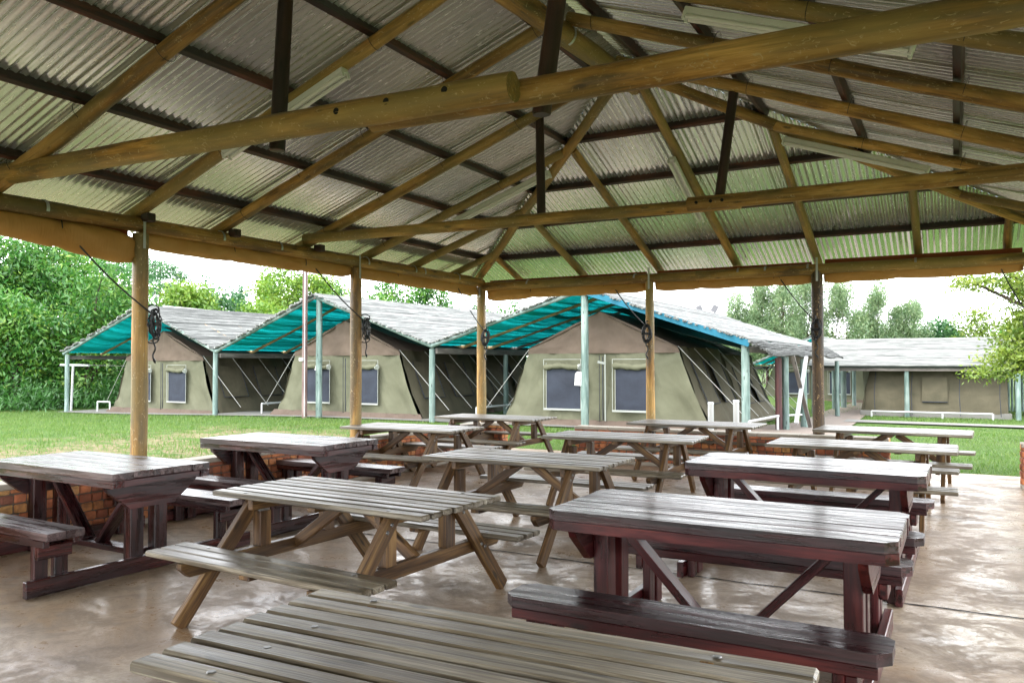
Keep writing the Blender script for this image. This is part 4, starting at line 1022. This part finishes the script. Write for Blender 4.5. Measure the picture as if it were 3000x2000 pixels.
def lob(c, r, n, j=.45):
    """n lobes scattered in an ellipsoid"""
    out = []
    for i in range(n):
        d = Vector((rnd(-1, 1), rnd(-1, 1), rnd(-.9, 1))) * .62
        f = rnd(.42, .62); out.append(((c[0] + d.x * r[0], c[1] + d.y * r[1], c[2] + d.z * r[2]), (r[0] * f, r[1] * f, r[2] * f)))
    return out
GB = 'bushy trees on the left'
for i, (x, y, h, w, k, mt, lb) in enumerate((
        (-30.2, 8.2, 7.3, 2.5, 420, 'leaf_bush', 'tall dense bushy tree at the far left edge reaching up to the canvas blind'),
        (-30.6, 11.6, 7.1, 2.3, 360, 'leaf_bush', 'dense bushy tree right of the tall one at the left edge'),
        (-25.4, 10.0, 5.5, 2.0, 300, 'leaf_bush', 'lower light tipped bushy tree standing just left of the leftmost canopy'),
        (-26.0, 6.6, 4.3, 2.2, 300, 'leaf_bush', 'low rounded bush at the left edge over the tall weeds'),
        (-29.5, 14.5, 6.0, 2.4, 260, 'leaf_deep', 'dark green tree behind the leftmost canopy peak'))):
    tree('bushy_tree', (x, y), lob((x, y, h * .50), (w, w, h * .52), 10), k, 50, (.34, .34, .26), .24, .36, mt, lb, group=GB, trunk=.16, inner=.35, stems=2)
# feathery thorn tree with flat layers and visible limbs
lo = []
for i in range(17):
    a = rnd(0, 6.28); r = rnd(.5, 2.4); lo.append(((-32.6 + r * math.cos(a), 15.8 + r * math.sin(a), rnd(4.8, 7.7)), (rnd(.7, 1.3), rnd(.7, 1.3), rnd(.16, .30))))
tree('thorn_tree', (-32.6, 15.8), lo, 210, 34, (.3, .3, .10), .16, .35, 'leaf_deep', 'feathery flat layered thorn tree with bare limbs behind the leftmost canopy', trunk=.14, twigs=50, stems=2)
lo = [((-37.5 + dx, 22.1 + dy, z), (r, r, .38)) for dx, dy, z, r in ((0, 0, 7.8, 1.0), (.9, .4, 7.2, .9), (-.8, .2, 7.3, .9), (1.2, 0, 6.5, .7), (-.6, 0, 6.3, .7))]
tree('thorn_tree', (-37.5, 22.1), lo, 110, 36, (.3, .3, .14), .18, .38, 'leaf_deep', 'small umbrella topped thorn tree just right of the nearest post', trunk=.12, twigs=30)
for i, (x, y, h, w, k, mt, lb) in enumerate((
        (-33.2, 20.0, 6.7, 2.3, 260, 'leaf_lime', 'lime green rounded tree over the leftmost canopy roof'),
        (-40.9, 29.4, 8.2, 1.7, 170, 'leaf_deep', 'dark tree behind the lime green rounded one above the pale sheet roof'),
        (-43.6, 34.7, 9.1, 1.9, 190, 'leaf_deep', 'open dark round crown standing in the sky gap above the pale sheet roof'),
        (-30.5, 23.8, 5.5, 2.2, 220, 'leaf_lime', 'low lime green tree between the pale sheet roof and the slim brown pole'),
        (-40.3, 34.3, 8.8, .9, 110, 'leaf_lime', 'narrow pointed tree left of the slim brown pole'),
        (-32.0, 29.8, 8.2, 3.0, 320, 'leaf_lime', 'big lime green tree behind the slim brown pole'),
        (-37.6, 38.0, 9.2, 2.2, 160, 'leaf_deep', 'dark tree top over the middle canopy peak'),
        (-29.4, 33.5, 7.8, 2.4, 260, 'leaf_bush', 'dark green tree right of the second lawn side post'),
        (-28.2, 36.4, 7.3, 2.3, 220, 'leaf_bush', 'tree behind the right slope of the middle canopy'),
        (-25.7, 37.8, 6.7, 1.9, 170, 'leaf_bush', 'last and lowest tree above the right slope of the middle canopy'),
        (-25.7, 42.4, 6.7, 1.3, 90, 'leaf_deep', 'small distant tree in the sky gap left of the corner post'),
        (-22.5, 41.9, 6.6, 1.5, 110, 'leaf_bush', 'small distant tree right of the corner post'))):
    tree('background_tree', (x, y), lob((x, y, h * .56), (w, w, h * .46), 9), k, 44, (.36, .36, .28), .30, .42, mt, lb, group='trees behind the left canopies', trunk=.18, inner=.4)
for i, (x, y, h, w, lb) in enumerate(((-7.2, 50.3, 7.0, 1.9, 'sparse pale willow over the canopy floodlights'), (-5.6, 52.2, 7.6, 2.0, 'pale willow second from the left of its row'), (-4.0, 51.1, 7.4, 1.9, 'pale willow just left of the thick dark far post'), (-2.5, 53.9, 8.1, 2.0, 'tallest pale willow hidden partly by the thick dark far post'),
        (-.2, 53.3, 7.5, 2.1, 'pale willow just right of the thick dark far post'), (1.9, 55.6, 7.5, 1.9, 'pale willow over the left part of the side-on lath roof'), (4.2, 56.7, 6.1, 1.8, 'last pale willow right of the row, lower than its neighbours'))):
    lo = []
    for j in range(26):
        t = rnd(.22, 1); lo.append(((x + rnd(-1, 1) * w * (1.12 - t * .8), y + rnd(-1, 1) * w * .6, h * t), (w * rnd(.2, .4), w * .3, h * rnd(.06, .12))))
    tree('willow_tree', (x, y), lo, 620, 24, (.20, .20, .36), .27, .20, 'leaf_pale', lb, group='pale willows behind the right canopies', trunk=.04, droop=.9, twigs=30, stems=3)
for i, (x, y, h, w, mt, lb) in enumerate(((-8.5, 54.3, 4.5, 2.7, 'leaf_acacia', 'yellowish low tree below the willows at left'), (-4.0, 56.7, 4.6, 3.0, 'leaf_acacia', 'yellowish low tree below the willows behind the thick dark post'), (.4, 59.1, 4.6, 3.2, 'leaf_acacia', 'yellowish low tree below the willows right of the thick dark post'), (4.3, 61.4, 4.7, 2.6, 'leaf_bush', 'green low tree under the right end of the willows'),
        (6.8, 60.2, 5.1, 2.4, 'leaf_deep', 'dark flat topped tree right of the willows'), (10.0, 57.2, 5.2, 2.8, 'leaf_acacia', 'yellow green tree behind the right end of the side-on roof'), (13.5, 50, 6.0, 3.4, 'leaf_bush', 'green tree behind the right hand acacia'))):
    tree('background_tree', (x, y), lob((x, y, h * .52), (w, w * .7, h * .48), 9), 240, 40, (.38, .38, .28), .28, .4, mt, lb, group='low trees behind the right canopies', trunk=.12, inner=.3)
# acacia reaching in from the right
lo = [((c[0], c[1], c[2]), r) for c, r in (((8.9, 7.6, 3.05), (.85, .9, .30)), ((8.35, 7.3, 3.28), (.75, .7, .22)), ((7.75, 7.2, 3.30), (.5, .5, .14)), ((9.5, 7.8, 2.75), (.9, .9, .5)), ((8.75, 7.5, 2.45), (.6, .7, .28)), ((8.75, 7.6, 2.05), (.65, .7, .28)), ((8.35, 7.3, 1.75), (.55, .6, .18)),
       ((8.15, 7.2, 1.38), (.45, .5, .12)), ((8.75, 7.4, 1.62), (.7, .7, .25)), ((9.4, 7.6, 1.9), (.9, .9, .6)), ((10.2, 8.0, 2.6), (1.3, 1.2, 1.0)), ((10.0, 7.6, 3.6), (1.2, 1.2, .5)), ((9.2, 7.5, 3.75), (.9, .9, .25)), ((11.2, 8, 3.4), (1.3, 1.3, .8)))]
tree('acacia_tree', (11.6, 8.2), lo, 900, 52, (.19, .19, .075), .10, .40, 'leaf_acacia', 'feathery yellow green acacia reaching in from the right edge', trunk=.16, twigs=170, inner=.2)
# tall weeds under the bushes
C = np.stack([RNG.uniform(-34, -19.5, 1100), RNG.uniform(4.5, 15, 1100), RNG.uniform(-.2, .75, 1100)], 1); C = C[(C[:, 1] > 4.6 + .55 * np.maximum(0, C[:, 0] + 25.5)) & ~((C[:, 0] > -22.9) & (C[:, 1] < 12))]
V, tn = leaves(C, 34, (.25, .25, .2), .24, .22, -.9); wd = np_mesh('tall_weeds', V, 4, M['weed'], None, tn); tag(wd, 'tall dark green weeds under the bushes at left', 'weeds', kind='stuff')
# lawn blades where the camera can tell them apart
def blades(n, x0, x1, y0, y1, h):
    P = np.stack([RNG.uniform(x0, x1, n), RNG.uniform(y0, y1, n), np.zeros(n)], 1)
    m = ~((P[:, 0] > -.45) & (P[:, 0] < 9.15) & (P[:, 1] < 1.12) & (P[:, 1] > -17.7))
    m &= ~((P[:, 0] > 1.6 + .12 * (P[:, 1] - 3.2)) & (P[:, 0] < 5.4 - .06 * (P[:, 1] - 3.2)) & (P[:, 1] > 3.2) & (P[:, 1] < 31))
    m &= ~((P[:, 0] > -22.8) & (P[:, 0] < 1.7) & (P[:, 1] > 6.1)); m &= ~((P[:, 0] > 4.1) & (P[:, 1] > 15.0) & (P[:, 1] < 16.95))
    # thin out over bare soil
    bare = np.array([mn.noise(Vector((p[0] * .7, p[1] * .9, 3))) for p in P]); soil = (P[:, 0] < .5) & (P[:, 0] > -11) & (P[:, 1] < 3.5) & (bare > -.05)
    m &= ~(soil & (RNG.uniform(0, 1, n) < .6))
    P = P[m]; n = len(P); P[:, 2] = [gz(p[0], p[1]) - .01 for p in P]
    a = RNG.uniform(0, 6.28, n); d = np.stack([np.cos(a), np.sin(a), np.zeros(n)], 1) * RNG.uniform(.006, .011, (n, 1)); ln = RNG.normal(0, .03, (n, 3)); ln[:, 2] = h * RNG.uniform(.45, 1.3, n)
    V = np.stack([P - d, P + d, P + ln], 1); tone = np.clip(RNG.normal(.5, .22, n) + .25 * np.array([mn.noise(Vector((p[0] * .8, p[1] * .8, 0))) for p in P]), 0, 1)
    return V, tone
parts = [blades(90000, -24, .5, -6, 6.4, .075), blades(60000, -1, 14, 1.1, 16, .06), blades(30000, 1, 13, 15, 29, .08)]
V = np.concatenate([p[0] for p in parts]); tn = np.concatenate([p[1] for p in parts])
tag(np_mesh('grass', V, 3, M['blade'], None, tn), 'short grass blades of the lawn', 'grass', kind='stuff')

# ------------------------------------------------------------------ sky, sun, camera
SUN_EL, SUN_AZ = 52, 205     # azimuth measured clockwise from +Y
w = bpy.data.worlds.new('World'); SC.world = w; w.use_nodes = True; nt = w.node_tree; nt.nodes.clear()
out = nt.nodes.new('ShaderNodeOutputWorld'); bg = nt.nodes.new('ShaderNodeBackground'); sky = nt.nodes.new('ShaderNodeTexSky')
sky.sky_type = 'NISHITA'; sky.sun_disc = False; sky.sun_elevation = R(SUN_EL); sky.sun_rotation = R(SUN_AZ); sky.dust_density = 2.5
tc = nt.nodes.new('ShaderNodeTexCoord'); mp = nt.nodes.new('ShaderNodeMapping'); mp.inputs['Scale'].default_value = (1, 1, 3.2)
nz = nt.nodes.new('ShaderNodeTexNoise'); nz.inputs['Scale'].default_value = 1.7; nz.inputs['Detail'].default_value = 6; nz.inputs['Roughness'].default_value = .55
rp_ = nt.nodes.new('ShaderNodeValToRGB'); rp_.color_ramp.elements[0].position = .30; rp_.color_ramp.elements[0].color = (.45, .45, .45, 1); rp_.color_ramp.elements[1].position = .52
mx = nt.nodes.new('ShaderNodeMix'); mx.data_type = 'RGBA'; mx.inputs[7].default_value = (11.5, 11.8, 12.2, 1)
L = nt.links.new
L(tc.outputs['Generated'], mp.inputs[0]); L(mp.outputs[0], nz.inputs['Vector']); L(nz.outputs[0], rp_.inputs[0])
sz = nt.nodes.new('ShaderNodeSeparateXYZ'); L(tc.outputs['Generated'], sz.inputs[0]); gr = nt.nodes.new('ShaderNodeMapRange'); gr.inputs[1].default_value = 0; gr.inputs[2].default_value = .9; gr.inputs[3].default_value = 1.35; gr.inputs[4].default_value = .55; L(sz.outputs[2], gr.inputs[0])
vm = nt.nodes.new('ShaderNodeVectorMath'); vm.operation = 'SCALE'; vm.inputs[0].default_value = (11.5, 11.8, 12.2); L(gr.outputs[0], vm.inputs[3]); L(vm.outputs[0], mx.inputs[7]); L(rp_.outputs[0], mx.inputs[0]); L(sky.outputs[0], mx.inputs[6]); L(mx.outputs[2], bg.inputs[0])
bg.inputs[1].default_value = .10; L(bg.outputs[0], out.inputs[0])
sl = bpy.data.lights.new('sun', 'SUN'); sl.energy = .6; sl.angle = R(20); sl.color = (1, .95, .87)
so = bpy.data.objects.new('sun', sl); COL.objects.link(so); so.rotation_euler = (R(90 - SUN_EL), 0, R(180 - SUN_AZ)); so.location = (0, 0, 30)

cam = bpy.data.cameras.new('camera'); co = bpy.data.objects.new('camera', cam); COL.objects.link(co)
cam.sensor_width = 36; cam.lens = 36 * 2353.04 / 3000; cam.clip_start = .05; cam.clip_end = 2000
yaw, pit, rol = R(28.86), R(1.5057), R(-.0976)
F = Vector((-math.sin(yaw) * math.cos(pit), math.cos(yaw) * math.cos(pit), math.sin(pit))); Rt = Vector((math.cos(yaw), math.sin(yaw), 0)); U = Rt.cross(F)
R2 = Rt * math.cos(rol) + U * math.sin(rol); U2 = U * math.cos(rol) - Rt * math.sin(rol)
mw = Matrix((R2, U2, -F)).transposed().to_4x4(); mw.translation = (7.4004, -12.3017, 1.6141); co.matrix_world = mw
SC.camera = co
SC.view_settings.view_transform = 'Standard'; SC.view_settings.look = 'None'; SC.view_settings.gamma = 1; SC.view_settings.exposure = 2.45
SC.cycles.max_bounces = 8; SC.cycles.diffuse_bounces = 6
